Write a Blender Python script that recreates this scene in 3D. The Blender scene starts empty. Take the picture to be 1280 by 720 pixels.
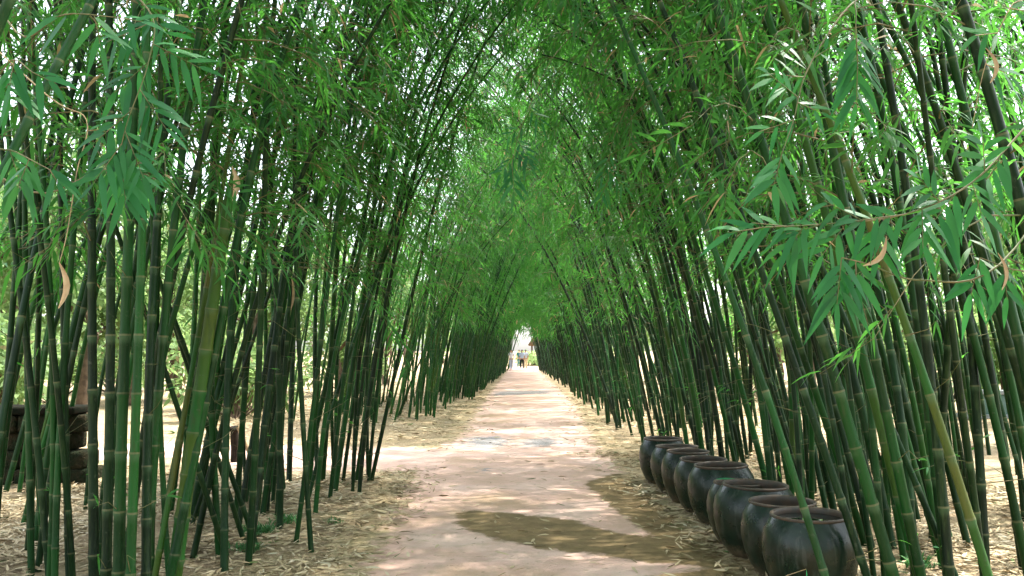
import bpy, math, random
import numpy as np
from mathutils import Vector, Matrix, Euler

random.seed(11)
rng = np.random.default_rng(11)
R = math.radians
scene = bpy.context.scene
COL = scene.collection

# ------------------------------------------------------------------ camera
CAM = Vector((0.0, 0.0, 1.6))
FPX = 1100.0
cam_d = bpy.data.cameras.new('camera')
cam = bpy.data.objects.new('camera', cam_d)
COL.objects.link(cam)
cam.location = CAM
PITCH, YAW = math.atan(78 / FPX), math.atan(13 / FPX)
cam.rotation_euler = (math.pi / 2 + PITCH, 0, YAW)
cam_d.sensor_width = 36.0
cam_d.lens = FPX / 1280 * 36.0
cam_d.clip_start = 0.05
cam_d.clip_end = 3000
scene.camera = cam
CROT = cam.rotation_euler.to_matrix()


def at(px, py, Y):
    d = CROT @ Vector(((px - 640) / FPX, -(py - 360) / FPX, -1))
    return CAM + d * (Y / d.y)


def ground_pt(px, py):
    d = CROT @ Vector(((px - 640) / FPX, -(py - 360) / FPX, -1))
    return CAM + d * (-CAM.z / d.z)


def project(p):
    q = CROT.transposed() @ (Vector(p) - CAM)
    if q.z > -0.05:
        return None
    return (640 + FPX * q.x / -q.z, 360 - FPX * q.y / -q.z)


# ------------------------------------------------------------------ materials
class NT:
    def __init__(self, name):
        self.m = bpy.data.materials.new(name)
        self.m.use_nodes = True
        self.t = self.m.node_tree
        for n in list(self.t.nodes):
            self.t.nodes.remove(n)
        self.out = self.n('ShaderNodeOutputMaterial')

    def n(self, typ, **kw):
        nd = self.t.nodes.new(typ)
        for k, v in kw.items():
            setattr(nd, k, v)
        return nd

    def link(self, a, b):
        self.t.links.new(a, b)

    def put(self, sock, v):
        if v is None:
            return
        if isinstance(v, bpy.types.NodeSocket):
            self.link(v, sock)
        elif isinstance(v, (tuple, list)) and len(v) == 3 and sock.type == 'RGBA':
            sock.default_value = (*v, 1)
        else:
            sock.default_value = v

    def math(self, op, a, b=None, c=None, clamp=False):
        n = self.n('ShaderNodeMath', operation=op, use_clamp=clamp)
        for i, v in enumerate((a, b, c)):
            self.put(n.inputs[i], v)
        return n.outputs[0]

    def mix(self, f, a, b):
        n = self.n('ShaderNodeMix', data_type='RGBA')
        self.put(n.inputs[0], f)
        self.put(n.inputs[6], a)
        self.put(n.inputs[7], b)
        return n.outputs[2]

    def noise(self, scale, detail=3, rough=0.55, vec=None, dist=0.0):
        n = self.n('ShaderNodeTexNoise')
        n.inputs['Scale'].default_value = scale
        n.inputs['Detail'].default_value = detail
        n.inputs['Roughness'].default_value = rough
        n.inputs['Distortion'].default_value = dist
        if vec is not None:
            self.link(vec, n.inputs['Vector'])
        return n.outputs['Fac']

    def ramp(self, f, stops):
        n = self.n('ShaderNodeValToRGB')
        self.put(n.inputs[0], f)
        e = n.color_ramp.elements
        while len(e) < len(stops):
            e.new(0.5)
        for i, (p, c) in enumerate(stops):
            e[i].position = p
            e[i].color = (*c, 1) if len(c) == 3 else c
        return n.outputs[0]

    def step(self, f, lo, hi):
        n = self.n('ShaderNodeMapRange', interpolation_type='SMOOTHSTEP')
        self.put(n.inputs[0], f)
        n.inputs[1].default_value = lo
        n.inputs[2].default_value = hi
        return n.outputs[0]

    def attr(self, name, typ='GEOMETRY'):
        n = self.n('ShaderNodeAttribute', attribute_type=typ, attribute_name=name)
        return n.outputs['Fac']

    def pos(self):
        return self.n('ShaderNodeNewGeometry').outputs['Position']

    def objco(self):
        return self.n('ShaderNodeTexCoord').outputs['Object']

    def bump(self, h, strength=0.5, dist=0.02):
        n = self.n('ShaderNodeBump')
        n.inputs['Strength'].default_value = strength
        n.inputs['Distance'].default_value = dist
        self.link(h, n.inputs['Height'])
        return n.outputs[0]

    def princ(self, col, rough=0.6, spec=0.5, normal=None, metal=0.0):
        p = self.n('ShaderNodeBsdfPrincipled')
        self.put(p.inputs['Base Color'], col)
        self.put(p.inputs['Roughness'], rough)
        self.put(p.inputs['Specular IOR Level'], spec)
        self.put(p.inputs['Metallic'], metal)
        if normal is not None:
            self.link(normal, p.inputs['Normal'])
        return p.outputs[0]

    def done(self, sh):
        self.link(sh, self.out.inputs[0])
        return self.m


def mat_leaf(name, dark, mid, light, dead, trans, rough=0.42, tf=0.36):
    k = NT(name)
    t = k.attr('tone')
    orand = k.attr('tint', 'OBJECT')
    t2 = k.math('ADD', t, k.math('MULTIPLY', orand, 0.18))
    c = k.ramp(t2, [(0.0, dark), (0.45, mid), (0.9, light), (0.955, light), (0.97, dead)])
    n = k.noise(30, 2, vec=k.objco())
    c = k.mix(k.math('MULTIPLY', n, 0.25), c, mid)
    p = k.princ(c, rough, 0.3)
    tr = k.n('ShaderNodeBsdfTranslucent')
    k.put(tr.inputs[0], k.mix(k.step(t2, 0.955, 0.97), trans, (dead[0] * 1.1, dead[1], dead[2])))
    mx = k.n('ShaderNodeMixShader')
    mx.inputs[0].default_value = tf
    k.link(p, mx.inputs[1])
    k.link(tr.outputs[0], mx.inputs[2])
    return k.done(mx.outputs[0])


def mat_stem(name):
    k = NT(name)
    seg = k.attr('seg')
    fr = k.math('FRACT', seg)
    wn = k.n('ShaderNodeTexWhiteNoise', noise_dimensions='1D')
    k.link(k.math('FLOOR', k.math('ADD', seg, 0.02)), wn.inputs['W'])
    tone = k.math('ADD', k.math('ADD', k.attr('tone'), k.attr('tint', 'OBJECT')),
                  k.math('MULTIPLY', k.math('SUBTRACT', wn.outputs['Value'], 0.5), 0.22))
    body = k.ramp(tone, [(0.0, (0.0012, 0.010, 0.002)), (0.35, (0.0025, 0.028, 0.004)),
                         (0.7, (0.009, 0.082, 0.011)), (0.88, (0.045, 0.088, 0.010)), (1.0, (0.12, 0.10, 0.03))])
    oc = k.n('ShaderNodeMapping')
    k.link(k.objco(), oc.inputs[0])
    oc.inputs['Scale'].default_value = (9, 9, 1.6)
    n1 = k.noise(3.0, 5, 0.65, vec=oc.outputs[0])
    body = k.mix(k.math('MULTIPLY', k.step(n1, 0.48, 0.72), 0.8), body, (0.024, 0.052, 0.012))
    st = k.n('ShaderNodeMapping')
    k.link(k.objco(), st.inputs[0])
    st.inputs['Scale'].default_value = (60, 60, 2.2)
    n3 = k.noise(1.5, 4, 0.7, vec=st.outputs[0])
    body = k.mix(k.math('MULTIPLY', k.step(n3, 0.55, 0.75), 0.45), body, (0.045, 0.07, 0.022))
    n2 = k.noise(22, 4, 0.7, vec=k.objco())
    body = k.mix(k.math('MULTIPLY', k.step(n2, 0.6, 0.72), 0.5), body, (0.07, 0.085, 0.055))
    bn = k.noise(5, 3, vec=k.objco())
    # pale powdery band just under each joint, uneven; dark scar on the joint
    below = k.math('MULTIPLY', k.step(fr, 0.80, 0.97), k.step(bn, 0.38, 0.62))
    body = k.mix(k.math('MULTIPLY', below, 0.65), body, (0.06, 0.12, 0.055))
    scar = k.math('ADD', k.math('LESS_THAN', fr, 0.02), k.math('GREATER_THAN', fr, 0.985), clamp=True)
    body = k.mix(k.math('MULTIPLY', scar, k.math('MULTIPLY', k.step(bn, 0.25, 0.6), 0.75)), body, (0.12, 0.125, 0.06))
    return k.done(k.princ(body, k.math('ADD', 0.38, k.math('MULTIPLY', n2, 0.3)), 0.22))


def mat_plain(name, col, rough=0.7, spec=0.4, var=None, scale=12, bump=0.0, bdist=0.01):
    k = NT(name)
    c = col
    nrm = None
    nz = k.noise(scale, 4, vec=k.objco())
    if var is not None:
        c = k.mix(k.step(nz, 0.35, 0.68), col, var)
    if bump:
        nrm = k.bump(k.noise(scale * 4, 3, vec=k.objco()), bump, bdist)
    return k.done(k.princ(c, rough, spec, nrm))


def litter_color(k, P):
    n1 = k.noise(34, 3, 0.7, P)
    n2 = k.noise(1.3, 3, 0.5, P)
    n3 = k.noise(110, 2, 0.6, P)
    c = k.ramp(n1, [(0.30, (0.15, 0.11, 0.06)), (0.48, (0.35, 0.26, 0.15)), (0.66, (0.5, 0.39, 0.25))])
    c = k.mix(k.step(n3, 0.58, 0.7), c, (0.5, 0.41, 0.29))
    c = k.mix(k.math('MULTIPLY', k.step(n2, 0.45, 0.7), 0.5), c, (0.2, 0.18, 0.09))
    return c, k.math('ADD', n1, n3)


def mat_ground():
    k = NT('leaf strewn earth')
    P = k.pos()
    c, h = litter_color(k, P)
    return k.done(k.princ(c, 0.95, 0.2, k.bump(h, 0.8, 0.03)))


def mat_path():
    k = NT('worn pinkish earth path')
    P = k.pos()
    lit, h = litter_color(k, P)
    a = k.noise(0.9, 4, 0.55, P)
    b = k.noise(7, 4, 0.6, P)
    c = k.noise(60, 3, 0.6, P)
    col = k.ramp(a, [(0.30, (0.43, 0.295, 0.20)), (0.5, (0.58, 0.385, 0.315)), (0.68, (0.65, 0.47, 0.40))])
    col = k.mix(k.math('MULTIPLY', k.step(b, 0.45, 0.72), 0.45), col, (0.36, 0.29, 0.20))
    col = k.mix(k.math('MULTIPLY', k.step(c, 0.56, 0.74), 0.4), col, (0.62, 0.53, 0.45))
    col = k.mix(k.math('MULTIPLY', k.step(k.noise(16, 2, 0.5, P), 0.66, 0.72), 0.5), col, (0.2, 0.16, 0.11))
    # bluish gravel worn through
    g = k.math('ADD', k.attr('gravel'), k.math('MULTIPLY', k.math('SUBTRACT', b, 0.5), 0.9))
    gf = k.step(g, 0.4, 0.62)
    vor = k.n('ShaderNodeTexVoronoi')
    vor.inputs['Scale'].default_value = 45
    k.link(P, vor.inputs['Vector'])
    gcol = k.ramp(vor.outputs['Distance'], [(0.1, (0.42, 0.42, 0.42)), (0.6, (0.17, 0.18, 0.18))])
    col = k.mix(k.math('MULTIPLY', gf, 0.85), col, gcol)
    # water spilled from the jars
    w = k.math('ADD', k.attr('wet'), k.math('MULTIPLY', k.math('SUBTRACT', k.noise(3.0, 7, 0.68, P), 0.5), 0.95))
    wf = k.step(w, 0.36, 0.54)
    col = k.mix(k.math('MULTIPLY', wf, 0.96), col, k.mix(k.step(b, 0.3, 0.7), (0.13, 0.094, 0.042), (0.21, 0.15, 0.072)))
    # edge into litter
    e = k.math('ADD', k.attr('inner'), k.math('MULTIPLY', k.math('SUBTRACT', k.noise(5, 5, 0.65, P), 0.5), 1.1))
    ef = k.step(e, 0.38, 0.62)
    col = k.mix(ef, lit, col)
    rough = k.math('SUBTRACT', 0.95, k.math('MULTIPLY', wf, 0.1))
    hh = k.math('ADD', k.math('MULTIPLY', c, 0.35), k.math('MULTIPLY', b, 0.6))
    return k.done(k.princ(col, rough, 0.12, k.bump(hh, 0.5, 0.03)))


def mat_jar():
    k = NT('dark glazed stoneware')
    P = k.objco()
    n = k.noise(3.2, 4, 0.6, P, 0.6)
    m = k.noise(9, 4, 0.6, P)
    c = k.ramp(n, [(0.32, (0.002, 0.007, 0.004)), (0.5, (0.004, 0.016, 0.010)), (0.66, (0.012, 0.012, 0.006))])
    c = k.mix(k.math('MULTIPLY', k.step(m, 0.52, 0.72), 0.5), c, (0.011, 0.032, 0.022))
    st = k.n('ShaderNodeMapping')
    st.inputs['Scale'].default_value = (14, 14, 1.2)
    k.link(P, st.inputs[0])
    c = k.mix(k.math('MULTIPLY', k.step(k.noise(2, 3, vec=st.outputs[0]), 0.58, 0.75), 0.4), c, (0.05, 0.036, 0.02))
    c = k.mix(k.math('MULTIPLY', k.attr('tint', 'OBJECT'), 0.6), c, k.mix(m, (0.006, 0.03, 0.016), (0.03, 0.028, 0.014)))
    sep = k.n('ShaderNodeSeparateXYZ')
    k.link(P, sep.inputs[0])
    soil = k.math('ADD', k.math('MULTIPLY', k.noise(26, 5, 0.7, P), 0.3), k.math('MULTIPLY', n, 0.16))
    spl = k.step(k.math('SUBTRACT', soil, sep.outputs['Z']), 0.10, 0.24)        # soil splashed up by rain
    c = k.mix(k.math('MULTIPLY', spl, 0.7), c, (0.16, 0.115, 0.065))
    drip = k.step(k.noise(1.6, 4, 0.6, vec=st.outputs[0]), 0.56, 0.64)
    c = k.mix(k.math('MULTIPLY', drip, 0.22), c, (0.10, 0.11, 0.09))
    r = k.math('ADD', 0.14, k.math('MULTIPLY', m, 0.32))
    return k.done(k.princ(c, r, 0.34, k.bump(k.noise(22, 3, vec=P), 0.25, 0.01)))


M = {}
M['stem'] = mat_stem('bamboo culm skin')
M['leaf'] = mat_leaf('bamboo leaf', (0.005, 0.05, 0.016), (0.013, 0.105, 0.03), (0.046, 0.185, 0.03), (0.42, 0.32, 0.17), (0.115, 0.40, 0.05), 0.48, 0.48)
M['coolleaf'] = mat_leaf('broad bluish bamboo leaf', (0.006, 0.06, 0.024), (0.016, 0.118, 0.038), (0.05, 0.205, 0.052), (0.42, 0.32, 0.17), (0.06, 0.34, 0.06), 0.4, 0.36)
M['bgleaf'] = mat_leaf('broad tree leaf', (0.07, 0.14, 0.05), (0.12, 0.21, 0.08), (0.19, 0.28, 0.12), (0.25, 0.22, 0.11), (0.28, 0.43, 0.14), 0.6, 0.45)
M['twig'] = mat_plain('thin green twig', (0.075, 0.10, 0.03), 0.6, 0.3, (0.17, 0.14, 0.07), 8)
M['drytwig'] = mat_plain('dry straw twig', (0.34, 0.25, 0.13), 0.7, 0.3, (0.22, 0.16, 0.09), 14)
M['sheath'] = mat_plain('papery dry sheath', (0.46, 0.35, 0.22), 0.75, 0.25, (0.30, 0.21, 0.12), 16)
M['ground'] = mat_ground()
M['path'] = mat_path()
M['jar'] = mat_jar()
M['rim'] = mat_plain('bare clay rim', (0.075, 0.05, 0.032), 0.55, 0.4, (0.05, 0.045, 0.035), 14)
M['water'] = mat_plain('still dark water', (0.004, 0.008, 0.006), 0.03, 0.6)
M['bark'] = mat_plain('grey brown bark', (0.14, 0.10, 0.07), 0.9, 0.2, (0.07, 0.05, 0.035), 6, 0.6)
M['stone'] = mat_plain('mossy shaded stone', (0.012, 0.018, 0.008), 0.95, 0.1, (0.032, 0.026, 0.014), 11, 0.9, 0.05)  # base colour lowered to carry the shade the wall stands in
M['coping'] = mat_plain('black shaded coping', (0.006, 0.008, 0.005), 1.0, 0.05, (0.014, 0.012, 0.008), 12, 0.4)  # coping darkened likewise, shade put into its base colour
M['concrete'] = mat_plain('pale concrete', (0.26, 0.28, 0.28), 0.85, 0.3, (0.19, 0.2, 0.2), 7, 0.2)
M['bench_green'] = mat_plain('faded green paint', (0.06, 0.13, 0.10), 0.5, 0.4, (0.09, 0.16, 0.13), 5)
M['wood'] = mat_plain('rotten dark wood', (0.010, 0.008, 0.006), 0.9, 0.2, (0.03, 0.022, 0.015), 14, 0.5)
M['thatch'] = mat_plain('brown thatch', (0.20, 0.12, 0.06), 0.95, 0.1, (0.11, 0.07, 0.04), 12, 0.7)
M['skin'] = mat_plain('skin', (0.42, 0.24, 0.16), 0.55, 0.4)
M['hair'] = mat_plain('black hair', (0.012, 0.010, 0.009), 0.5, 0.4)
for nm, c in (('white cloth', (0.75, 0.76, 0.78)), ('pale blue cloth', (0.50, 0.60, 0.78)), ('black cloth', (0.02, 0.02, 0.025)),
              ('cream cloth', (0.62, 0.54, 0.34)), ('teal cloth', (0.03, 0.13, 0.13)), ('light grey cloth', (0.45, 0.50, 0.56))):
    M[nm] = mat_plain(nm, c, 0.85, 0.2)


def mat_litter():
    k = NT('dry fallen leaf')
    t = k.attr('tone')
    c = k.ramp(t, [(0.0, (0.16, 0.12, 0.06)), (0.4, (0.36, 0.285, 0.165)), (0.8, (0.52, 0.43, 0.28)),
                   (0.93, (0.56, 0.48, 0.36)), (0.965, (0.09, 0.14, 0.04))])
    return k.done(k.princ(c, 0.8, 0.25))


M['litter'] = mat_litter()
M['grassblade'] = mat_leaf('grass blade', (0.03, 0.10, 0.03), (0.05, 0.17, 0.05), (0.09, 0.22, 0.07), (0.2, 0.2, 0.08), (0.08, 0.25, 0.06), 0.6, 0.3)


# ------------------------------------------------------------------ mesh building (numpy)
class MB:
    def __init__(self):
        self.v, self.tone, self.seg, self.tri, self.quad, self.nv = [], [], [], [], [], 0

    def add(self, v, tri=None, quad=None, tone=0.5, seg=0.0):
        v = np.asarray(v, dtype=np.float32).reshape(-1, 3)
        n = len(v)
        self.v.append(v)
        self.tone.append(np.broadcast_to(np.asarray(tone, np.float32), (n,)))
        self.seg.append(np.broadcast_to(np.asarray(seg, np.float32), (n,)))
        if tri is not None:
            self.tri.append(np.asarray(tri, np.int32).reshape(-1, 3) + self.nv)
        if quad is not None:
            self.quad.append(np.asarray(quad, np.int32).reshape(-1, 4) + self.nv)
        self.nv += n

    def mesh(self, name, mat, smooth=False, attrs=True):
        me = bpy.data.meshes.new(name)
        v = np.concatenate(self.v)
        tri = np.concatenate(self.tri) if self.tri else np.zeros((0, 3), np.int32)
        quad = np.concatenate(self.quad) if self.quad else np.zeros((0, 4), np.int32)
        me.vertices.add(len(v))
        me.vertices.foreach_set('co', v.ravel())
        loops = np.concatenate([tri.ravel(), quad.ravel()])
        me.loops.add(len(loops))
        me.loops.foreach_set('vertex_index', loops)
        nf = len(tri) + len(quad)
        me.polygons.add(nf)
        ls = np.concatenate([np.arange(len(tri)) * 3, len(tri) * 3 + np.arange(len(quad)) * 4]).astype(np.int32)
        me.polygons.foreach_set('loop_start', ls)
        if smooth:
            me.polygons.foreach_set('use_smooth', np.ones(nf, bool))
        if attrs:
            a = me.attributes.new('tone', 'FLOAT', 'POINT')
            a.data.foreach_set('value', np.concatenate(self.tone).astype(np.float32))
            a = me.attributes.new('seg', 'FLOAT', 'POINT')
            a.data.foreach_set('value', np.concatenate(self.seg).astype(np.float32))
        me.materials.append(mat)
        me.update(calc_edges=True)
        me.validate()
        return me


def two_mat(a, ma, b, mb_, name):
    """one mesh from two builders, each with its own material"""
    na = a.nv
    c = MB()
    c.v, c.tone, c.seg, c.nv = a.v + b.v, a.tone + b.tone, a.seg + b.seg, a.nv + b.nv
    c.tri = a.tri + [t + na for t in b.tri]
    c.quad = a.quad + [t + na for t in b.quad]
    me = c.mesh(name, ma)
    me.materials.append(mb_)
    nt_, nq = sum(len(t) for t in a.tri), sum(len(t) for t in b.tri)
    qa, qb = sum(len(t) for t in a.quad), sum(len(t) for t in b.quad)
    idx = np.concatenate([np.zeros(nt_), np.ones(nq), np.zeros(qa), np.ones(qb)]).astype(np.int32)
    if len(idx) == len(me.polygons):
        me.polygons.foreach_set('material_index', idx)
    return me


def obj(name, me, parent=None, **props):
    o = bpy.data.objects.new(name, me)
    COL.objects.link(o)
    if parent is not None:
        o.parent = parent
    for k, v in props.items():
        o[k] = v
    return o


def empty(name, loc, label, cat, group=None, rot=(0, 0, 0)):
    o = bpy.data.objects.new(name, None)
    o.empty_display_size = 0.1
    COL.objects.link(o)
    o.location = loc
    o.rotation_euler = rot
    o['label'] = label
    o['category'] = cat
    if group:
        o['group'] = group
    return o


def norm(a):
    return a / np.maximum(np.linalg.norm(a, axis=-1, keepdims=True), 1e-9)


LEAF_T = {3: ([0.12, 0.36, 0.68], [0.62, 1.0, 0.72]), 2: ([0.3, 0.66], [1.0, 0.75]), 1: ([0.42], [1.0])}


def leaves(mb, P, D, S, Ln, W, droop, tone, res=3, fold=0.15):
    """lance leaves: P base, D direction, S side vector, lengths, widths"""
    P, D, S = (np.asarray(a, np.float32) for a in (P, D, S))
    n = len(P)
    if n == 0:
        return
    D = norm(D)
    S = norm(S - D * np.sum(S * D, 1, keepdims=True))
    N = np.cross(D, S)
    Ln, W, droop = (np.broadcast_to(np.asarray(a, np.float32), (n,))[:, None] for a in (Ln, W, droop))
    ts, ws = LEAF_T[res]
    g = np.array([[0, 0, -1]], np.float32)
    cols = [P]
    for t, w in zip(ts, ws):
        c = P + D * Ln * t + g * droop * Ln * t * t
        cols.append(c - S * W * w * 0.5 + N * W * fold * w)
        cols.append(c + S * W * w * 0.5 + N * W * fold * w)
    cols.append(P + D * Ln + g * droop * Ln)
    k = len(cols)
    v = np.stack(cols, 1).reshape(-1, 3)
    f = [(0, 2, 1)]
    for i in range(len(ts) - 1):
        a = 1 + 2 * i
        f += [(a, a + 1, a + 3), (a, a + 3, a + 2)]
    a = 1 + 2 * (len(ts) - 1)
    f.append((a, a + 1, a + 2))
    f = np.array(f, np.int32)
    tri = (f[None] + (np.arange(n) * k)[:, None, None]).reshape(-1, 3)
    mb.add(v, tri=tri, tone=np.repeat(np.broadcast_to(np.asarray(tone, np.float32), (n,)), k))


def sticks(mb, A, B, ra, rb, sides=3, tone=0.5):
    A, B = np.asarray(A, np.float32), np.asarray(B, np.float32)
    n = len(A)
    if n == 0:
        return
    d = norm(B - A)
    ref = np.where(np.abs(d[:, 2:3]) < 0.9, np.array([[0, 0, 1.0]]), np.array([[1.0, 0, 0]]))
    u = norm(np.cross(d, ref))
    w = np.cross(d, u)
    ra = np.broadcast_to(np.asarray(ra, np.float32), (n,))[:, None]
    rb = np.broadcast_to(np.asarray(rb, np.float32), (n,))[:, None]
    cols = []
    for e, r in ((A, ra), (B, rb)):
        for j in range(sides):
            a = 2 * math.pi * j / sides
            cols.append(e + (u * math.cos(a) + w * math.sin(a)) * r)
    v = np.stack(cols, 1).reshape(-1, 3)
    f = np.array([(j, (j + 1) % sides, sides + (j + 1) % sides, sides + j) for j in range(sides)], np.int32)
    q = (f[None] + (np.arange(n) * 2 * sides)[:, None, None]).reshape(-1, 4)
    mb.add(v, quad=q, tone=tone)


def tube(mb, pts, radii, sides=8, tone=0.5, seg=None, cap=True):
    pts = np.asarray(pts, np.float32)
    radii = np.asarray(radii, np.float32)
    n = len(pts)
    tg = norm(np.gradient(pts, axis=0))
    ref = np.array([0.13, 0.99, 0.0], np.float32)
    u = norm(np.cross(tg, np.cross(ref[None], tg) + 1e-6))
    u = norm(np.cross(tg, ref[None]))
    w = np.cross(tg, u)
    a = np.linspace(0, 2 * math.pi, sides, endpoint=False)
    v = pts[:, None] + (u[:, None] * np.cos(a)[None, :, None] + w[:, None] * np.sin(a)[None, :, None]) * radii[:, None, None]
    i = np.arange(n - 1)[:, None] * sides
    j = np.arange(sides)[None]
    j2 = (j + 1) % sides
    q = np.stack([i + j, i + j2, i + sides + j2, i + sides + j], -1).reshape(-1, 4)
    sv = 0.0 if seg is None else np.repeat(seg, sides)
    mb.add(v.reshape(-1, 3), quad=q, tone=tone, seg=sv)
    if cap:
        for k, c in ((0, pts[0]), (n - 1, pts[-1])):
            vv = np.concatenate([v[k], c[None]])
            t = [((jj + 1) % sides, jj, sides) if k == 0 else (jj, (jj + 1) % sides, sides) for jj in range(sides)]
            mb.add(vv, tri=t, tone=tone, seg=0.5 if seg is None else seg[k])


# ------------------------------------------------------------------ bamboo
class Culm:
    """axis curve: lean slope + quadratic bend + droop of the tip"""

    def __init__(self, L, lean, bend, tipdrop=0.0, wob=0.03):
        self.L, self.lean, self.bend, self.tip = L, np.array(lean), np.array(bend), tipdrop
        self.ph = rng.uniform(0, 6.28, 2)
        self.wob = wob

    def p(self, s):
        s = np.asarray(s, np.float64)
        k = s / self.L
        xy = self.lean[None] * s[..., None] + self.bend[None] * s[..., None] ** 2
        bd = self.bend / (np.linalg.norm(self.bend) + 1e-6)
        xy = xy + bd[None] * (self.tip * k[..., None] ** 4)
        xy = xy + np.stack([np.sin(s * 0.9 + self.ph[0]), np.sin(s * 0.8 + self.ph[1])], -1) * self.wob - np.array([math.sin(self.ph[0]), math.sin(self.ph[1])]) * self.wob
        z = s * (1 - 0.03 * k) - 0.55 * self.tip * k ** 4
        return np.concatenate([xy, z[..., None]], -1)


def stem_into(mb, c, r, off=(0, 0, 0), sides=8, node=0.34, tone=0.0, detail=True, s1=None, full_tip=False):
    s1 = s1 or c.L
    if detail:
        ks = np.arange(0, int(s1 / node) + 1) * node
        S = np.concatenate([ks - 0.03, ks - 0.007, ks + 0.007, ks + 0.03, ks + node * 0.5])
        mult = np.concatenate([np.full(len(ks), 1.0), np.full(len(ks), 1.13), np.full(len(ks), 1.10), np.full(len(ks), 0.985), np.full(len(ks), 0.98)])
        o = np.argsort(S)
        S, mult = S[o], mult[o]
        m = (S > -0.05) & (S < s1)
        S, mult = S[m], mult[m]
    else:
        S = np.linspace(0, s1, 12)
        mult = np.ones(12)
    rad = r * (1 - 0.72 * (np.clip(S, 0, None) / c.L) ** 1.15) * mult
    if full_tip:
        rad *= np.clip((s1 - S) / 0.35, 0.12, 1)
    pts = c.p(np.clip(S, 0, None))
    pts[:, 2] += np.minimum(S, 0)
    tube(mb, pts + np.array(off), rad, sides, tone, seg=S / node)


def foliage_into(lm, tm, c, s0, off=(0, 0, 0), node=0.34, per=(1, 3), blen=(0.5, 1.25), nspray=(3, 5), nleaf=(5, 8),
                 lsize=(0.11, 0.19), res=2, dens=1.0, rs=None, bias=None, deadp=0.02):
    """branches at the joints above s0, each with sprays of alternate leaves"""
    rs = rs or rng
    P, D, S, LN, W, DR, T = [], [], [], [], [], [], []
    A, B, RA, RB = [], [], [], []
    off = np.array(off, float)
    if tm is not None:                       # bare side shoots low on the culm
        for sl in np.arange(node, s0, node):
            if rs.random() < 0.3:
                az, el = rs.uniform(0, 6.283), rs.uniform(-0.1, 0.7)
                p0 = c.p(np.array([sl]))[0] + off
                d = np.array([math.cos(az) * math.cos(el), math.sin(az) * math.cos(el), math.sin(el)])
                q1 = p0 + d * rs.uniform(0.08, 0.3)
                q2 = q1 + (d + rs.normal(0, 0.35, 3)) * rs.uniform(0.05, 0.25)
                A += [p0, q1]; B += [q1, q2]; RA += [0.0035, 0.0022]; RB += [0.0022, 0.001]
                for _ in range(int(rs.integers(0, 4))):
                    P.append(q2); D.append(d + rs.normal(0, 0.6, 3)); S.append(rs.normal(0, 1, 3))
                    ln = rs.uniform(0.06, 0.12)
                    LN.append(ln); W.append(ln * 0.14); DR.append(0.3); T.append(float(rs.uniform(0.2, 0.8)))
    s = s0
    while s < c.L - 0.1:
        prog = (s - s0) / max(c.L - s0, 0.1)
        nb = rs.integers(per[0], per[1] + 1)
        if prog < 0.25 and rs.random() > 0.25 + 2.2 * prog:
            nb = 0 if rs.random() < 0.6 else 1
        for _ in range(int(nb)):
            if rs.random() > dens:
                continue
            p0 = c.p(np.array([s]))[0] + off
            az = rs.uniform(0, 6.283)
            if bias is not None and rs.random() < 0.5:
                az = bias + rs.normal(0, 0.7)
            el = rs.uniform(0.1, 1.0)
            d = np.array([math.cos(az) * math.cos(el), math.sin(az) * math.cos(el), math.sin(el)])
            bl = rs.uniform(*blen) * (1 - 0.45 * prog)
            dr = rs.uniform(0.35, 0.85)
            ts = np.linspace(0, 1, 5)
            bp = p0 + d * bl * ts[:, None] + np.array([0, 0, -1.0]) * (dr * bl * ts[:, None] ** 2)
            A += list(bp[:-1]); B += list(bp[1:])
            RA += list(0.006 - 0.004 * ts[:-1]); RB += list(0.006 - 0.004 * ts[1:])
            ns = int(rs.integers(nspray[0], nspray[1] + 1))
            for q in range(ns):
                t = 1.0 if q == 0 else rs.uniform(0.3, 0.98)
                bpt = p0 + d * bl * t + np.array([0, 0, -1.0]) * (dr * bl * t * t)
                tang = d - np.array([0, 0, 2 * dr * t])
                sd = tang / np.linalg.norm(tang) + rs.normal(0, 0.55, 3)
                sd /= np.linalg.norm(sd)
                tl = rs.uniform(0.12, 0.34)
                nl = int(rs.integers(nleaf[0], nleaf[1] + 1))
                side = np.cross(sd, [0, 0, 1.0])
                if np.linalg.norm(side) < 0.2:
                    side = np.array([math.cos(az + 1.57), math.sin(az + 1.57), 0])
                side /= np.linalg.norm(side)
                roll = rs.normal(0, 0.5)
                side = side * math.cos(roll) + np.cross(sd, side) * math.sin(roll)
                tdr = rs.uniform(0.1, 0.6)
                te = bpt + sd * tl + np.array([0, 0, -1.0]) * tl * tdr
                A.append(bpt); B.append(te); RA.append(0.0025); RB.append(0.0012)
                st = rs.uniform(0.05, 0.75)
                for li in range(nl):
                    u = (li + 0.6) / nl
                    lp = bpt + sd * tl * u + np.array([0, 0, -1.0]) * tl * tdr * u * u
                    sg = 1 if li % 2 else -1
                    spread = rs.uniform(0.5, 1.0) if li < nl - 1 else 0.12
                    ld = sd * (1 - 0.45 * spread) + side * sg * spread + rs.normal(0, 0.13, 3) + np.array([0, 0, -0.12])
                    P.append(lp); D.append(ld)
                    S.append(np.cross(ld, np.cross(sd, side)) + rs.normal(0, 0.3, 3))
                    ln = rs.uniform(*lsize) * (0.75 + 0.35 * math.sin(3.1 * u))
                    LN.append(ln); W.append(ln * rs.uniform(0.115, 0.165)); DR.append(rs.uniform(0.12, 0.6))
                    T.append(1.0 if rs.random() < deadp else min(0.78, max(0.0, st * 0.8 + rs.normal(0, 0.08))))
        s += node * rs.uniform(0.85, 1.15)
    leaves(lm, P, D, S, LN, W, DR, T, res)
    if tm is not None:
        sticks(tm, A, B, RA, RB, 3)


GRP = {}
ALL_CULMS = []          # (root, tint, r, place, group, axis sample for lean)


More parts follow.
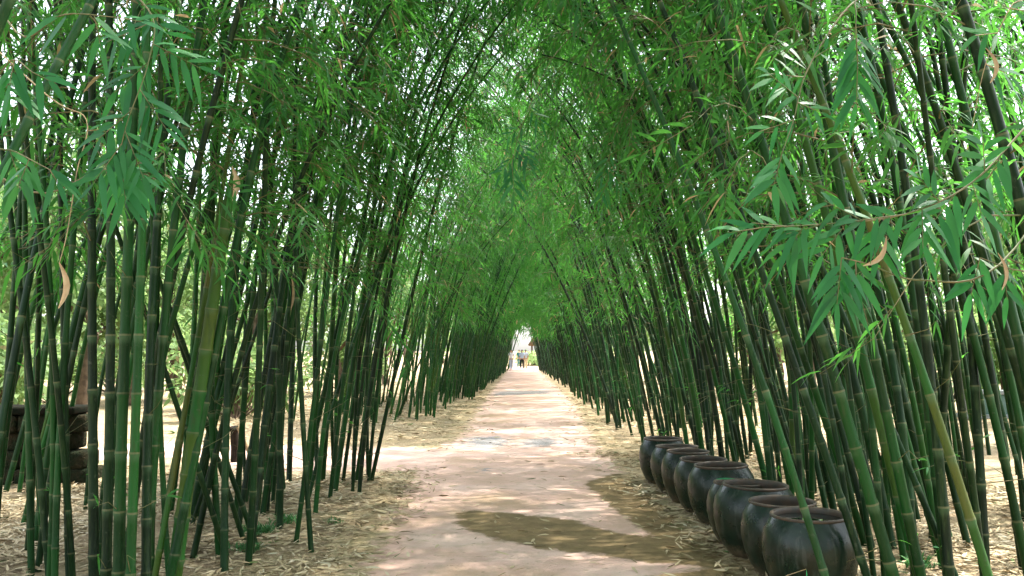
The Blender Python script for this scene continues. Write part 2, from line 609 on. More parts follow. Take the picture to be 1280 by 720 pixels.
def tone_word(t):
    return 'dark green' if t < 0.3 else ('mid green' if t < 0.62 else ('bright green' if t < 0.82 else ('yellowed' if t < 0.95 else 'dead tan')))


# prototype culms: bend towards local +x
PROTO = []
for i in range(14):
    L = rng.uniform(7.2, 9.8)
    c = Culm(L, (rng.normal(0.02, 0.03), rng.normal(0, 0.03)), (rng.uniform(0.006, 0.026), rng.normal(0, 0.004)), rng.uniform(0.3, 1.4))
    r = rng.uniform(0.020, 0.034)
    node = rng.uniform(0.28, 0.4)
    sm, lm, tm = MB(), MB(), MB()
    stem_into(sm, c, r, node=node)
    foliage_into(lm, tm, c, rng.uniform(2.0, 3.2) if i < 6 else rng.uniform(2.5, 3.4), node=node, bias=0.0, dens=0.64 if i < 6 else 0.84)
    PROTO.append(dict(c=c, r=r, stem=sm.mesh('bamboo_stem', M['stem'], True), foliage=two_mat(lm, M['leaf'], tm, M['twig'], 'bamboo_foliage'), L=L))


def culm_root(name, loc, rot=(0, 0, 0)):
    o = bpy.data.objects.new(name, None)
    o.empty_display_size = 0.1
    COL.objects.link(o)
    o.location = loc
    o.rotation_euler = rot
    o['category'] = 'bamboo'
    return o


def place_culm(x, y, toward, place, group, lean_deg=5, az_sd=0.5, sc=None, k=None, leafless=False):
    """one more culm of the row, copied with its parts from a prototype"""
    pr = PROTO[int(rng.integers(0, 6)) if toward > 0 else int(rng.integers(6, 14))]
    az = (0.0 if toward > 0 else math.pi) + rng.normal(0, az_sd)
    sc = sc or rng.uniform(0.85, 1.12)
    root = culm_root('bamboo_culm', (x, y, 0), (rng.normal(0, R(4.0)), R(rng.normal(lean_deg, 4.5)), az))
    root.scale = (sc, sc, sc)
    tint = float(np.clip(rng.beta(1.6, 2.6) * 0.9, 0, 0.9))
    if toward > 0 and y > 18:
        tint = 0.42 + 0.42 * float(rng.random())  # far left row: its sunlit paleness is put into the tint
    elif rng.random() < 0.0:
        tint = 0.99
    for nm in ('stem', 'foliage'):
        ch = obj(nm, pr[nm], root)
        ch['tint'] = tint if nm == 'stem' else float(rng.random())
    m = Matrix.LocRotScale(root.location, root.rotation_euler, root.scale)
    top = m @ Vector(pr['c'].p(np.array([3.0]))[0])
    ALL_CULMS.append((root, tint, pr['r'] * sc, place, group, Vector((x, y, 0)), top))
    return root


def landmark(pxb, D, pxt, pyt, r, tint, label, group, bend=(0.0, 0.0), L=8.0, Dt=None, s0=2.3, dens=0.85, s1=None,
             node=0.34, base_drop=0.0, tip=0.4, leafy=True):
    """a culm the photo shows clearly: foot at depth D under pixel column pxb, passing (pxt, pyt)"""
    X = at(pxb, 438, D).x
    base = np.array([X, D, 0.0])
    top = np.array(at(pxt, pyt, Dt or D))
    h = top[2]
    r *= 0.84 if s1 else 0.73
    bend = np.array(bend)
    lean = (top[:2] - base[:2]) / h - bend * h
    c = Culm(L, lean, bend, tip, 0.015)
    root = culm_root('bamboo_culm', base)
    root['label'] = label
    root['group'] = group
    sm, lm, tm = MB(), MB(), MB()
    stem_into(sm, c, r, node=node, sides=12, s1=s1, full_tip=s1 is not None)
    obj('stem', sm.mesh('bamboo_stem', M['stem'], True), root, tint=tint)
    if leafy:
        foliage_into(lm, tm, c, s0, node=node, dens=dens, res=3, per=(1, 2))
        obj('foliage', two_mat(lm, M['leaf'], tm, M['twig'], 'bamboo_foliage'), root, tint=float(rng.random()))
    return root, c


def sheath(root, p, length, w, tilt=0.4, az=0.0):
    """papery culm sheath, rolled and hanging from a joint"""
    mb = MB()
    n, k = 7, 5
    V = []
    for i in range(n):
        t = i / (n - 1)
        for j in range(k):
            a = (j / (k - 1) - 0.5) * 2.2
            ww = w * math.sin(math.pi * min(1, 0.18 + 0.82 * (1 - t))) * (1 - t) ** 0.35 + 0.002
            V.append((ww * math.sin(a) + 0.03 * math.sin(t * 3), ww * (math.cos(a) - 1) - tilt * length * t, -length * t))
    q = [(i * k + j, i * k + j + 1, (i + 1) * k + j + 1, (i + 1) * k + j) for i in range(n - 1) for j in range(k - 1)]
    mb.add(V, quad=q)
    o = obj('sheath', mb.mesh('sheath', M['sheath'], True), root)
    o.location = Vector(p) - root.location
    o.rotation_euler = (0, 0, az)
    return o


def bough(root, pts, groups, lsize=(0.11, 0.16), dry=False, r0=0.006, name='branch', tone=0.45):
    """a long branch through world points, with leaf sprays where the photo shows them.
    groups: (t, direction, twig length, n leaves, leaf length)"""
    pts = np.array([list(p) for p in pts], float)
    # smooth polyline (Catmull-Rom)
    Q = []
    E = np.concatenate([[2 * pts[0] - pts[1]], pts, [2 * pts[-1] - pts[-2]]])
    for i in range(1, len(E) - 2):
        for t in np.linspace(0, 1, 7)[:-1]:
            Q.append(0.5 * ((2 * E[i]) + (E[i + 1] - E[i - 1]) * t + (2 * E[i - 1] - 5 * E[i] + 4 * E[i + 1] - E[i + 2]) * t * t
                            + (-E[i - 1] + 3 * E[i] - 3 * E[i + 1] + E[i + 2]) * t ** 3))
    Q.append(pts[-1])
    Q = np.array(Q)
    tm, lm = MB(), MB()
    n = len(Q)
    tube(tm, Q, np.linspace(r0, r0 * 0.35, n) * (0.55 if dry else 0.8), 5)
    off = np.array(root.location)
    P, D, S, LN, W, DR, T, A, B = [], [], [], [], [], [], [], [], []
    for (t, d, tl, nl, ll) in groups:
        f = t * (n - 1)
        i = min(int(f), n - 2)
        p = Q[i] + (Q[i + 1] - Q[i]) * (f - i)
        d = np.array(d, float) + rng.normal(0, 0.1, 3)
        d /= np.linalg.norm(d)
        side = np.cross(d, [0, -1.0, 0.25])
        side /= np.linalg.norm(side)
        A.append(p); B.append(p + d * tl)
        tn = min(0.78, max(0, tone + rng.normal(0, 0.15)))
        for li in range(nl):
            u = (li + 0.3) / nl
            sg = 1 if li % 2 else -1
            sp = 0.75 if li < nl - 1 else 0.1
            ld = d * 0.75 + side * sg * sp + rng.normal(0, 0.12, 3)
            P.append(p + d * tl * u); D.append(ld)
            S.append(np.cross(ld, [rng.normal(0, .35), -1, 0.5 + rng.normal(0, .3)]))
            l = 0.88 * ll * (0.7 + 0.4 * math.sin(math.pi * (0.15 + 0.75 * u))) * rng.uniform(0.85, 1.1)
            LN.append(l); W.append(l * rng.uniform(0.165, 0.225)); DR.append(rng.uniform(0.15, 0.6))
            T.append(min(0.8, max(0, tn + rng.normal(0, 0.14))))
    if A:
        sticks(tm, A, B, 0.0022, 0.001, 4)
    o = obj(name, tm.mesh(name, M['drytwig' if dry else 'twig'], True), root)
    o.location = -Vector(root.location)
    if P:
        leaves(lm, P, D, S, LN, W, DR, T, 3, 0.12)
        q = obj('leaves', lm.mesh('branch_leaves', M['coolleaf']), o)
        q['tint'] = 0.6
    return o


# ---------------------------------------------------------------- landmark culms, left clump
LA = 'bamboo culms of the near left clump'
LB = 'bamboo culms of the second left clump'
RA_ = 'bamboo culms of the near right clump'
RB_ = 'bamboo culms behind the water jars'
LC = 'bamboo culms of the far left row'
RC = 'bamboo culms of the far right row'

lm1, c1 = landmark(222, 5.7, 266, 330, 0.058, 0.80, 'thick bright green young bamboo culm ending in a blunt sheathed tip, left of the path', LA,
                   L=6.0, s1=2.95, leafy=False, node=0.27, bend=(0.004, 0))
tp = c1.p(np.array([2.75]))[0]
sheath(lm1, Vector(tp) + lm1.location + Vector((0.02, -0.05, 0.1)), 0.24, 0.03, 0.15, 0.4)
landmark(158, 5.1, 163, 60, 0.046, 0.42, 'thick upright mid green bamboo culm, front one of the tight left bundle', LA, L=8.5)
landmark(172, 5.05, 176, 60, 0.038, 0.58, 'upright lighter green bamboo culm on the right flank of the tight left bundle', LA, L=8.5)
landmark(142, 5.15, 139, 60, 0.040, 0.15, 'dark upright bamboo culm on the left flank of the tight left bundle', LA, L=8.0)
landmark(128, 5.5, 118, 60, 0.042, 0.05, 'very dark straight bamboo culm just left of the tight left bundle', LA, L=8.0)
landmark(74, 5.9, 28, 340, 0.032, 0.2, 'slim dark bamboo culm leaning left, third stem in from the left edge', LA, L=7.5, bend=(-0.004, 0))
landmark(50, 6.3, 34, 250, 0.033, 0.4, 'mid green bamboo culm before the low stone wall, leaning slightly left', LA, L=7.5)
landmark(2, 6.4, 16, 340, 0.034, 0.35, 'bamboo culm at the far left edge, crossing the end of the low stone wall', LA, L=7.5)
landmark(97, 6.1, 76, 330, 0.034, 0.12, 'dark bamboo culm leaning left between the stone wall and the tight bundle', LA, L=7.5)
landmark(196, 5.6, 262, 300, 0.028, 0.85, 'thin yellowed bamboo culm leaning right across the thick bright one', LA, L=7.0, Dt=5.9)
landmark(290, 6.9, 160, 330, 0.03, 0.3, 'bamboo culm sloping steeply left behind the thick bright culm, lower of the crossing pair', LA, L=6.5, Dt=6.4, s0=2.2)
landmark(326, 7.3, 196, 345, 0.03, 0.34, 'bamboo culm sloping steeply left from the grassy spot, foot nearest the path', LA, L=6.5, Dt=6.9, s0=2.2)
landmark(310, 7.5, 240, 480, 0.03, 0.22, 'dark bamboo culm sloping left just behind the grassy spot', LA, L=6.5, Dt=7.2, s0=2.4)
landmark(245, 8.1, 318, 420, 0.026, 0.1, 'thin dark bamboo culm leaning right behind the thick bright one', LA, L=6.5, s0=2.6)
landmark(393, 7.1, 372, 300, 0.03, 0.3, 'slim bamboo culm footed on the litter, frontmost of the second left clump', LB, L=7.5, bend=(0.006, 0))
landmark(374, 7.4, 420, 300, 0.029, 0.45, 'slim green bamboo culm leaning right beside the frontmost foot of the second left clump', LB, L=7.5)
landmark(466, 10.9, 526, 330, 0.036, 0.25, 'bamboo culm leaning right beside the opening, rightmost foot of the second left clump', LB, L=8.5, bend=(0.004, 0))
landmark(462, 11.2, 462, 300, 0.033, 0.3, 'upright bamboo culm beside the opening, sharing its foot with a leaning one', LB, L=8.5, bend=(0.008, 0))
landmark(447, 10.8, 488, 300, 0.033, 0.4, 'bamboo culm leaning right, second foot in from the opening', LB, L=8.5, bend=(0.006, 0))
landmark(431, 10.9, 470, 300, 0.033, 0.3, 'bamboo culm leaning right, third foot in from the opening', LB, L=8.5, bend=(0.006, 0))
landmark(415, 9.6, 468, 200, 0.033, 0.4, 'mid green bamboo culm leaning right over the litter, left of the opening', LB, L=8.5, bend=(0.004, 0))
rt, cc = landmark(350, 8.6, 366, 300, 0.03, 0.35, 'bamboo culm carrying a brown papery sheath in the second left clump', LB, L=8, bend=(0.004, 0))
sp = cc.p(np.array([2.35]))[0]
sheath(rt, Vector(sp) + rt.location + Vector((0.02, -0.05, 0.0)), 0.34, 0.018, 0.05)

# ---------------------------------------------------------------- landmark culms, right clump
landmark(1043, 5.15, 905, 330, 0.032, 0.5, 'green bamboo culm leaning left in front of the nearest water jar', RA_, L=7.5, bend=(-0.012, 0.004), Dt=5.5)
landmark(1122, 5.4, 1030, 420, 0.05, 0.45, 'thick green bamboo culm rising just right of the nearest water jar', RA_, L=8, bend=(-0.006, 0))
landmark(1090, 5.5, 985, 420, 0.036, 0.2, 'dark bamboo culm leaning left against the edge of the nearest water jar', RA_, L=8, bend=(-0.008, 0), Dt=5.7)
landmark(1147, 5.7, 1062, 380, 0.046, 0.74, 'thick yellowish green bamboo culm second to the right of the nearest jar', RA_, L=8, bend=(-0.006, 0))
landmark(1248, 4.9, 1105, 330, 0.037, 0.84, 'yellow brown bamboo culm sloping left across the near right clump', RA_, L=8, bend=(-0.01, 0), Dt=5.0)
landmark(1192, 6.0, 1040, 360, 0.032, 0.3, 'dark green bamboo culm sloping left behind the yellow brown one', RA_, L=8, Dt=6.3, bend=(-0.006, 0))
landmark(1180, 5.3, 1148, 360, 0.042, 0.08, 'very dark upright bamboo culm in the middle of the near right clump', RA_, L=8, bend=(-0.006, 0))
landmark(1222, 6.2, 1205, 330, 0.044, 0.06, 'black green upright bamboo culm hiding part of the concrete bench', RA_, L=8, bend=(-0.006, 0))
landmark(1268, 6.5, 1220, 330, 0.036, 0.15, 'dark bamboo culm leaning left just right of the concrete bench', RA_, L=8, bend=(-0.004, 0))
landmark(1335, 5.2, 1252, 300, 0.045, 0.42, 'thick green bamboo culm leaning in from the right edge', RA_, L=8, bend=(-0.006, 0))
landmark(1355, 6.3, 1265, 250, 0.04, 0.1, 'dark bamboo culm leaning in at the right edge, behind the thick green one', RA_, L=8, bend=(-0.004, 0))
landmark(1165, 7.0, 1095, 400, 0.034, 0.55, 'light green bamboo culm at the back of the near right clump', RA_, L=8, bend=(-0.006, 0))
landmark(1400, 4.4, 1215, 30, 0.05, 0.1, 'thick dark bamboo culm leaning in overhead from beyond the right edge', RA_, L=8, bend=(-0.01, 0), Dt=4.4, dens=0.5)

# off-frame culm at the right whose boughs hang into the view
edge, ce = landmark(1465, 3.6, 1345, 60, 0.036, 0.3, 'green bamboo culm just past the right edge whose leafy boughs hang into view', RA_, L=7.5,
                    bend=(-0.006, 0), dens=0.35, s0=3.6)
ep = lambda s: np.array(edge.location) + ce.p(np.array([s]))[0]
# the thick bough crossing from the right edge
bough(edge, [ep(2.75), at(1290, 150, 3.35), at(1215, 228, 3.2), at(1130, 268, 3.1), at(1030, 280, 3.05), at(955, 284, 3.0)],
      [(0.30, (-.4, -.2, -.4), .16, 7, .15), (0.36, (-.2, -.2, .5), .14, 6, .15), (0.40, (.1, -.2, -.9), .14, 6, .15), (0.45, (-.6, -.1, -.6), .18, 7, .16),
       (0.5, (-.5, -.2, .4), .15, 7, .14), (0.55, (-.1, -.2, -.9), .16, 7, .15), (0.6, (-.8, -.2, -.2), .2, 8, .15), (0.65, (-.3, -.2, -.8), .16, 6, .15),
       (0.7, (-.7, 0, .3), .16, 7, .13), (0.74, (-.7, -.1, -.6), .16, 7, .15), (0.8, (-.8, 0, -.3), .14, 6, .14), (0.86, (-.6, 0, -.5), .14, 6, .14),
       (0.92, (-.9, 0, .1), .12, 5, .13), (1.0, (-1, 0, -.15), .12, 5, .17)], tone=0.5)
# fern-like spray hanging at the top
bough(edge, [ep(4.1), at(1180, -60, 3.4), at(1080, -15, 3.3), at(1070, 20, 3.2), at(1072, 70, 3.2)],
      [(1.0, (0.02, 0, -1), .18, 12, .15), (0.85, (0.0, 0, -1), .14, 7, .15)], tone=0.55)
# thin hanging bough ending in a palm-like spray
bough(edge, [ep(4.3), at(1120, -60, 3.5), at(1052, 18, 3.3), at(1008, 90, 3.2), at(992, 150, 3.15), at(978, 190, 3.1)],
      [(1.0, (-.15, 0, -.9), .13, 9, .16), (0.55, (.5, 0, .3), .12, 5, .1), (0.72, (.6, 0, -.2), .1, 5, .1), (0.7, (-.6, 0, .2), .16, 6, .12),
       (0.8, (-.7, 0, -.3), .14, 5, .11), (0.62, (-.5, 0, .1), .12, 5, .1)], tone=0.55)
# dry twig from the top right corner
bough(edge, [ep(4.0), at(1285, -30, 3.3), at(1262, 10, 3.2), at(1232, 80, 3.15), at(1215, 160, 3.1)],
      [(0.5, (.7, 0, -.1), .1, 6, .13), (0.62, (-.6, 0, -.2), .1, 5, .12), (0.75, (.9, 0, -.1), .12, 5, .14)], dry=True, tone=0.6)
# right-edge lower spray
bough(edge, [ep(2.2), at(1330, 330, 3.3), at(1275, 338, 3.2), at(1225, 322, 3.15)],
      [(1.0, (-.3, 0, -.8), .14, 8, .15), (0.8, (.1, 0, -1), .12, 6, .14), (0.65, (.4, 0, -.6), .12, 6, .14)], tone=0.4)
# big leaves lower left of the bough
bough(edge, [ep(2.5), at(1250, 330, 3.2), at(1150, 350, 3.1), at(1085, 330, 3.05), at(1052, 322, 3.0)],
      [(1.0, (-.15, 0, -1), .16, 9, .17), (0.85, (.1, 0, -.9), .1, 5, .15)], tone=0.3)
# pale dead leaf and hanging sheaths
for (px, py, ln, w, tl, az) in ((1108, 295, 0.14, 0.012, 0.1, 0.2), (1247, 316, 0.13, 0.011, 0.05, 0.4), (1232, 60, 0.13, 0.010, 0.1, 0)):
    s_ = sheath(edge, at(px, py, 3.05), ln, w, tl, az)
    if px == 1108:
        s_.rotation_euler = (0.1, 0.75, 0.2)

# left edge culm with boughs hanging into the view
ledge, cl = landmark(-120, 3.9, -60, 60, 0.036, 0.3, 'green bamboo culm just past the left edge whose leafy boughs hang into view', LA, L=7.5,
                     bend=(0.006, 0), dens=0.4, s0=3.4)
lp_ = lambda s: np.array(ledge.location) + cl.p(np.array([s]))[0]
bough(ledge, [lp_(4.0), at(60, -60, 3.6), at(140, -25, 3.5), at(190, 20, 3.4), at(185, 80, 3.35), at(160, 150, 3.3), at(150, 190, 3.3)],
      [(0.45, (.5, 0, -.6), .2, 8, .15), (0.52, (-.5, 0, -.4), .2, 8, .15), (0.6, (.7, 0, -.5), .2, 9, .15), (0.66, (-.6, 0, -.6), .18, 8, .15),
       (0.74, (.6, 0, -.7), .2, 9, .15), (0.8, (-.6, 0, -.5), .2, 8, .15), (0.88, (.4, 0, -.8), .2, 9, .15), (0.95, (-.4, 0, -.8), .2, 9, .15), (1.0, (.1, 0, -1), .2, 9, .15)], tone=0.3)
bough(ledge, [lp_(3.6), at(20, 40, 3.4), at(80, 18, 3.3), at(150, 22, 3.2)],
      [(0.7, (-.6, 0, -.2), .06, 2, .2), (1.0, (.9, 0, -.3), .1, 4, .15), (0.85, (.2, 0, -.8), .12, 5, .15)], tone=0.5)
bough(ledge, [lp_(3.0), at(-20, 170, 3.4), at(20, 190, 3.3), at(62, 212, 3.2)],
      [(1.0, (.2, 0, -.6), .06, 6, .13), (0.8, (-.1, 0, -.8), .12, 6, .15), (0.6, (.4, 0, -.9), .14, 7, .15)], tone=0.55)
bough(ledge, [lp_(3.3), at(-20, 100, 3.3), at(15, 75, 3.2), at(40, 90, 3.1)],
      [(0.7, (-.2, 0, -.9), .1, 5, .16), (1.0, (.7, 0, -.4), .08, 4, .14), (0.5, (.4, 0, -.6), .1, 5, .15)], tone=0.5)
bough(ledge, [lp_(3.2), at(60, 120, 3.5), at(108, 150, 3.4), at(96, 215, 3.3), at(84, 290, 3.25), at(74, 330, 3.2)],
      [(0.45, (.6, 0, 0), .08, 4, .1)], dry=True, tone=0.5)
sheath(ledge, at(74, 328, 3.2), 0.17, 0.014, 0.03, 0.3)
bough(ledge, [lp_(2.6), at(40, 240, 3.6), at(120, 214, 3.5), at(150, 212, 3.4)],
      [(1.0, (.6, 0, -.3), .06, 7, .14), (0.8, (.2, 0, -.8), .1, 6, .13)], tone=0.5)

# hanging spray over the middle of the path, from a right hand culm
mid, cm = landmark(1010, 8.0, 800, 20, 0.023, 0.05, 'thin dark bamboo culm arching over the path, with a dark spray hanging mid path', RB_, L=9.5,
                   bend=(-0.02, 0), Dt=7.6, s0=3.4, dens=0.7, tip=1.0)
mp = lambda s: np.array(mid.location) + cm.p(np.array([s]))[0]
bough(mid, [mp(4.8), at(700, 60, 6.8), at(655, 150, 6.4), at(640, 205, 6.2)],
      [(1.0, (.05, 0, -1), .22, 8, .15), (0.93, (-.5, 0, -.8), .18, 7, .14), (0.88, (.6, 0, -.6), .18, 6, .13), (0.8, (.2, -.3, -.9), .2, 7, .14), (0.7, (-.6, .2, -.3), .16, 6, .12), (0.6, (.5, .3, -.5), .16, 6, .13)], tone=0.3)
bough(mid, [mp(4.2), at(790, 120, 7.2), at(765, 180, 7.0), at(760, 225, 6.9)],
      [(1.0, (-.4, 0, -.6), .2, 7, .14), (0.9, (.5, 0, -.6), .2, 7, .13), (0.75, (-.3, 0, -.8), .2, 7, .13)], tone=0.55)

# ---------------------------------------------------------------- rows of culms (copies)
def zone_left(x, y):
    if y < 7.6:
        return 'around the tight left bundle'
    if y < 9.6:
        return 'behind the grassy spot'
    return 'before the left opening'


JARS = [(1.875, 5.86), (1.86, 6.42), (1.82, 7.04), (1.80, 7.42), (1.84, 8.25), (1.80, 8.88), (1.76, 9.48), (1.75, 10.1), (1.69, 10.72)]
ORD = ['nearest', 'second', 'third', 'fourth', 'fifth', 'sixth', 'seventh', 'eighth', 'farthest']


def zone_right(x, y):
    if y < 7.0:
        return 'right of the jars'
    if y < 11.6:
        best = min(range(9), key=lambda i: abs(JARS[i][1] / JARS[i][0] - y / x) if x > 1.7 else abs(JARS[i][1] - y))
        return 'behind the %s water jar' % ORD[best]
    if y < 15:
        return 'just beyond the farthest water jar'
    return 'in the right row past the jars'


def scatter(n, xr, yr, toward, zone, group, lean, mind=0.10, clumps=None, az_sd=0.5):
    pts = []
    tries = 0
    while len(pts) < n and tries < 20000:
        tries += 1
        if clumps and rng.random() < 0.8:
            cx, cy, sp = clumps[int(rng.integers(len(clumps)))]
            x, y = rng.normal(cx, sp), rng.normal(cy, sp)
        else:
            x, y = rng.uniform(*xr), rng.uniform(*yr)
        if not (xr[0] <= x <= xr[1] and yr[0] <= y <= yr[1]):
            continue
        if any((x - jx) ** 2 + (y - jy) ** 2 < 0.40 ** 2 for jx, jy in JARS):
            continue
        if any((x - a) ** 2 + (y - b) ** 2 < mind ** 2 for a, b in pts):
            continue
        pts.append((x, y))
        z = zone(x, y) if callable(zone) else zone
        # culms of a clump splay outwards a little
        place_culm(x, y, toward, z, group, lean, az_sd)


scatter(26, (-3.9, -2.05), (5.0, 7.6), +1, zone_left, LA, 1.0, 0.1, [(-2.75, 5.9, .3), (-3.3, 6.6, .35), (-2.4, 6.6, .25)], 1.0)
scatter(38, (-3.5, -1.75), (7.4, 11.3), +1, zone_left, LB, 3.0, 0.1, [(-2.35, 8.6, .3), (-2.5, 9.6, .35), (-2.3, 10.6, .3), (-2.9, 8.0, .3)], 0.7)
scatter(30, (2.35, 4.6), (5.2, 8.2), -1, zone_right, RA_, 8.0, 0.12, [(2.9, 6.3, .35), (3.5, 7.0, .4), (2.7, 7.5, .25)], 0.5)
scatter(50, (2.15, 3.9), (7.6, 13.6), -1, zone_right, RB_, 8.0, 0.11, None, 0.5)
scatter(66, (1.75, 3.3), (13.0, 26.0), -1, zone_right, RC, 9.0, 0.12, None, 0.5)
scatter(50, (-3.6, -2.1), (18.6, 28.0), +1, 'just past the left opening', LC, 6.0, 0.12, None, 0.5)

# labels of the copies: by look, lean and neighbours
for root, tint, r, place, group, a, b in ALL_CULMS:
    pa, pb = project(a + Vector((0, 0, 0.05))), project(b)
    lean = 'upright'
    if pa and pb:
        ang = math.degrees(math.atan2(pb[0] - pa[0], pa[1] - pb[1]))
        lean = 'upright' if abs(ang) < 4 else ('leaning right' if ang > 0 else 'leaning left')
        if abs(ang) > 16:
            lean = lean.replace('leaning', 'sloping')
    root['label'] = '%s %s bamboo culm %s %s' % ('thick' if r > 0.034 else ('slim' if r > 0.027 else 'thin'), tone_word(tint), lean, place)
    root['group'] = 'bamboo culms ' + place
    root['_px'] = pa[0] if pa else 0.0
same = {}
for root, *_ in ALL_CULMS:
    same.setdefault(root['label'], []).append(root)
for lab, rs_ in same.items():
    rs_.sort(key=lambda o: o['_px'])
    nm = {2: ('left one', 'right one'), 3: ('left one', 'middle one', 'right one')}.get(len(rs_))
    for q, o in enumerate(rs_):
        if nm:
            o['label'] = lab + ', ' + nm[q]
        del o['_px']

# ---------------------------------------------------------------- the rest of the bamboo: one mass
thick_s, thick_l = MB(), MB()


def far_culm(x, y, toward, near=False):
    L = rng.uniform(7.5, 10.8)
    az = (0 if toward > 0 else math.pi) + rng.normal(0, 0.45)
    dx, dy = math.cos(az), math.sin(az)
    ln = math.tan(R(rng.normal(7, 3)))
    b = rng.uniform(0.010, 0.03)
    c = Culm(L, (dx * ln, dy * ln), (dx * b, dy * b), rng.uniform(0.3, 1.3))
    r = rng.uniform(0.021, 0.036)
    stem_into(thick_s, c, r, (x, y, -rng.uniform(0, .3)), 6, rng.uniform(0.28, 0.46), float(rng.beta(1.6, 2.4) * 0.8) * (0.6 if toward > 0 else 1) + (0.36 if toward > 0 else 0), near)  # left stems get a raised tone, sunlit paleness painted in
    return c, (x, y, 0)


ystep = 0.075
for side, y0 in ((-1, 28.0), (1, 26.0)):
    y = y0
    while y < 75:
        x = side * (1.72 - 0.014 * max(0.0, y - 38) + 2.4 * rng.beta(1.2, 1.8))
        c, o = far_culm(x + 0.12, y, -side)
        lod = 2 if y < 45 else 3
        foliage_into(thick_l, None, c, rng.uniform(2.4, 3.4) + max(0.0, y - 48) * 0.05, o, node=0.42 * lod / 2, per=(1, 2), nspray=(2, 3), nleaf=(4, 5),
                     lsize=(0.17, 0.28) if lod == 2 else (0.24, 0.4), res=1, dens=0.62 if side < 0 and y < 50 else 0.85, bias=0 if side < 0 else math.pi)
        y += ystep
# back of the rows, seen between the culms in front
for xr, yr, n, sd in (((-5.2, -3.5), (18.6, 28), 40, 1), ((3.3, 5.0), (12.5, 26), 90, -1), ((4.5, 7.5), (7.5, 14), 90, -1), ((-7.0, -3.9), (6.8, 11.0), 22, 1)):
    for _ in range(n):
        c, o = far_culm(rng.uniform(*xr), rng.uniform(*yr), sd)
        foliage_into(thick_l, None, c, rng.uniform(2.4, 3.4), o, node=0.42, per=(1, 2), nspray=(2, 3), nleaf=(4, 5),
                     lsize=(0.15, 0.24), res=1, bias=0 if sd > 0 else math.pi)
# overhead and behind the camera, so the near path lies in shade
for side, y0, y1, n in ((-1, -6.0, 3.6, 50), (1, -6.0, 3.9, 80)):
    for _ in range(n):
        y = rng.uniform(y0, y1)
        x = side * (rng.uniform(2.3, 3.6) if side < 0 else rng.uniform(2.5, 4.6))
        c, o = far_culm(x, y, -side, True)
        foliage_into(thick_l, None, c, rng.uniform(2.6, 3.4), o, node=0.4, per=(1, 2), nspray=(2, 4), nleaf=(4, 6),
                     lsize=(0.13, 0.2), res=1, bias=0 if side < 0 else math.pi)
mass = obj('bamboo_thicket', thick_s.mesh('bamboo_thicket', M['stem'], True), None, kind='stuff', category='bamboo',
           label='dense far bamboo closing into a green tunnel over the end of the path')
obj('leaves', thick_l.mesh('thicket_leaves', M['leaf']), mass, kind='stuff')

# ------------------------------------------------------------------ ground and path
gm = MB()
n = 60
xs = np.concatenate([-np.geomspace(900, 12, 20), np.linspace(-11, 11, 45), np.geomspace(12, 900, 20)])
ys = np.concatenate([-np.geomspace(900, 6, 12), np.linspace(-4, 90, 120), np.geomspace(92, 1500, 20)])
GX, GY = np.meshgrid(xs, ys, indexing='ij')
GZ = np.where(np.abs(GX) > 3.2, 0.05 * np.sin(GX * 1.1 + 1) * np.sin(GY * 0.7) * np.clip((np.abs(GX) - 3.2) / 2, 0, 1), 0) * (np.abs(GX) < 40)
V = np.stack([GX, GY, GZ], -1).reshape(-1, 3)
ny = len(ys)
I = np.arange(len(xs) - 1)[:, None] * ny + np.arange(ny - 1)[None]
gm.add(V, quad=np.stack([I, I + ny, I + ny + 1, I + 1], -1).reshape(-1, 4))
obj('ground', gm.mesh('ground', M['ground'], True), None, kind='structure', label='earth floor under dry bamboo leaves', category='ground')

PL = np.array([(-3, -1.15), (4, -1.12), (6.24, -1.10), (8.5, -1.22), (10.9, -1.38), (15.2, -1.30), (16.5, -1.12), (20, -1.15), (28, -1.2), (42, -1.2), (65, -1.15), (78, -1.2), (90, -3.5)])
PRt = np.array([(-3, 1.6), (4, 1.6), (6.24, 1.58), (8.5, 1.5), (10.9, 1.36), (12.5, 1.28), (15.7, 1.24), (20, 1.36), (28, 1.55), (42, 1.5), (65, 1.35), (78, 1.35), (90, 3.5)])


def path_inner(x, y):
    l = np.interp(y, PL[:, 0], PL[:, 1])
    r = np.interp(y, PRt[:, 0], PRt[:, 1])
    d = np.minimum(x - l, r - x)
    # side path leaving through the opening on the left
    lo = 11.6 + 0.05 * (-x - 1.3)
    hi = 14.5 + 0.12 * (-x - 1.3)
    d2 = np.where(x < 0.5, np.minimum(y - lo, hi - y) * 0.8, -9)
    dm = np.maximum(d, d2)
    return dm


x0, x1, y0, y1 = -9.0, 3.6, -3.0, 88.0
yy = np.concatenate([np.arange(-3, 4, 0.3), np.arange(4, 24, 0.08), np.arange(24, 88.2, 0.3)])
xx = np.concatenate([np.arange(-9, -2.4, 0.2), np.arange(-2.4, 3.6, 0.08)])
PX, PY = np.meshgrid(xx, yy, indexing='ij')
inner = path_inner(PX, PY)


def blob(pts_px, soft):
    """signed softness of an outline given in ground points"""
    poly = np.array([list(ground_pt(*p))[:2] for p in pts_px])
    px, py = PX.ravel(), PY.ravel()
    inside = np.zeros(len(px), bool)
    dist = np.full(len(px), 1e9)
    for i in range(len(poly)):
        ax, ay = poly[i - 1]
        bx, by = poly[i]
        cond = ((ay > py) != (by > py)) & (px < (bx - ax) * (py - ay) / (by - ay + 1e-12) + ax)
        inside ^= cond
        t = np.clip(((px - ax) * (bx - ax) + (py - ay) * (by - ay)) / ((bx - ax) ** 2 + (by - ay) ** 2 + 1e-12), 0, 1)
        dist = np.minimum(dist, np.hypot(px - ax - t * (bx - ax), py - ay - t * (by - ay)))
    sd = np.where(inside, dist, -dist)
    return np.clip(0.5 + sd / soft, 0, 1).reshape(PX.shape)


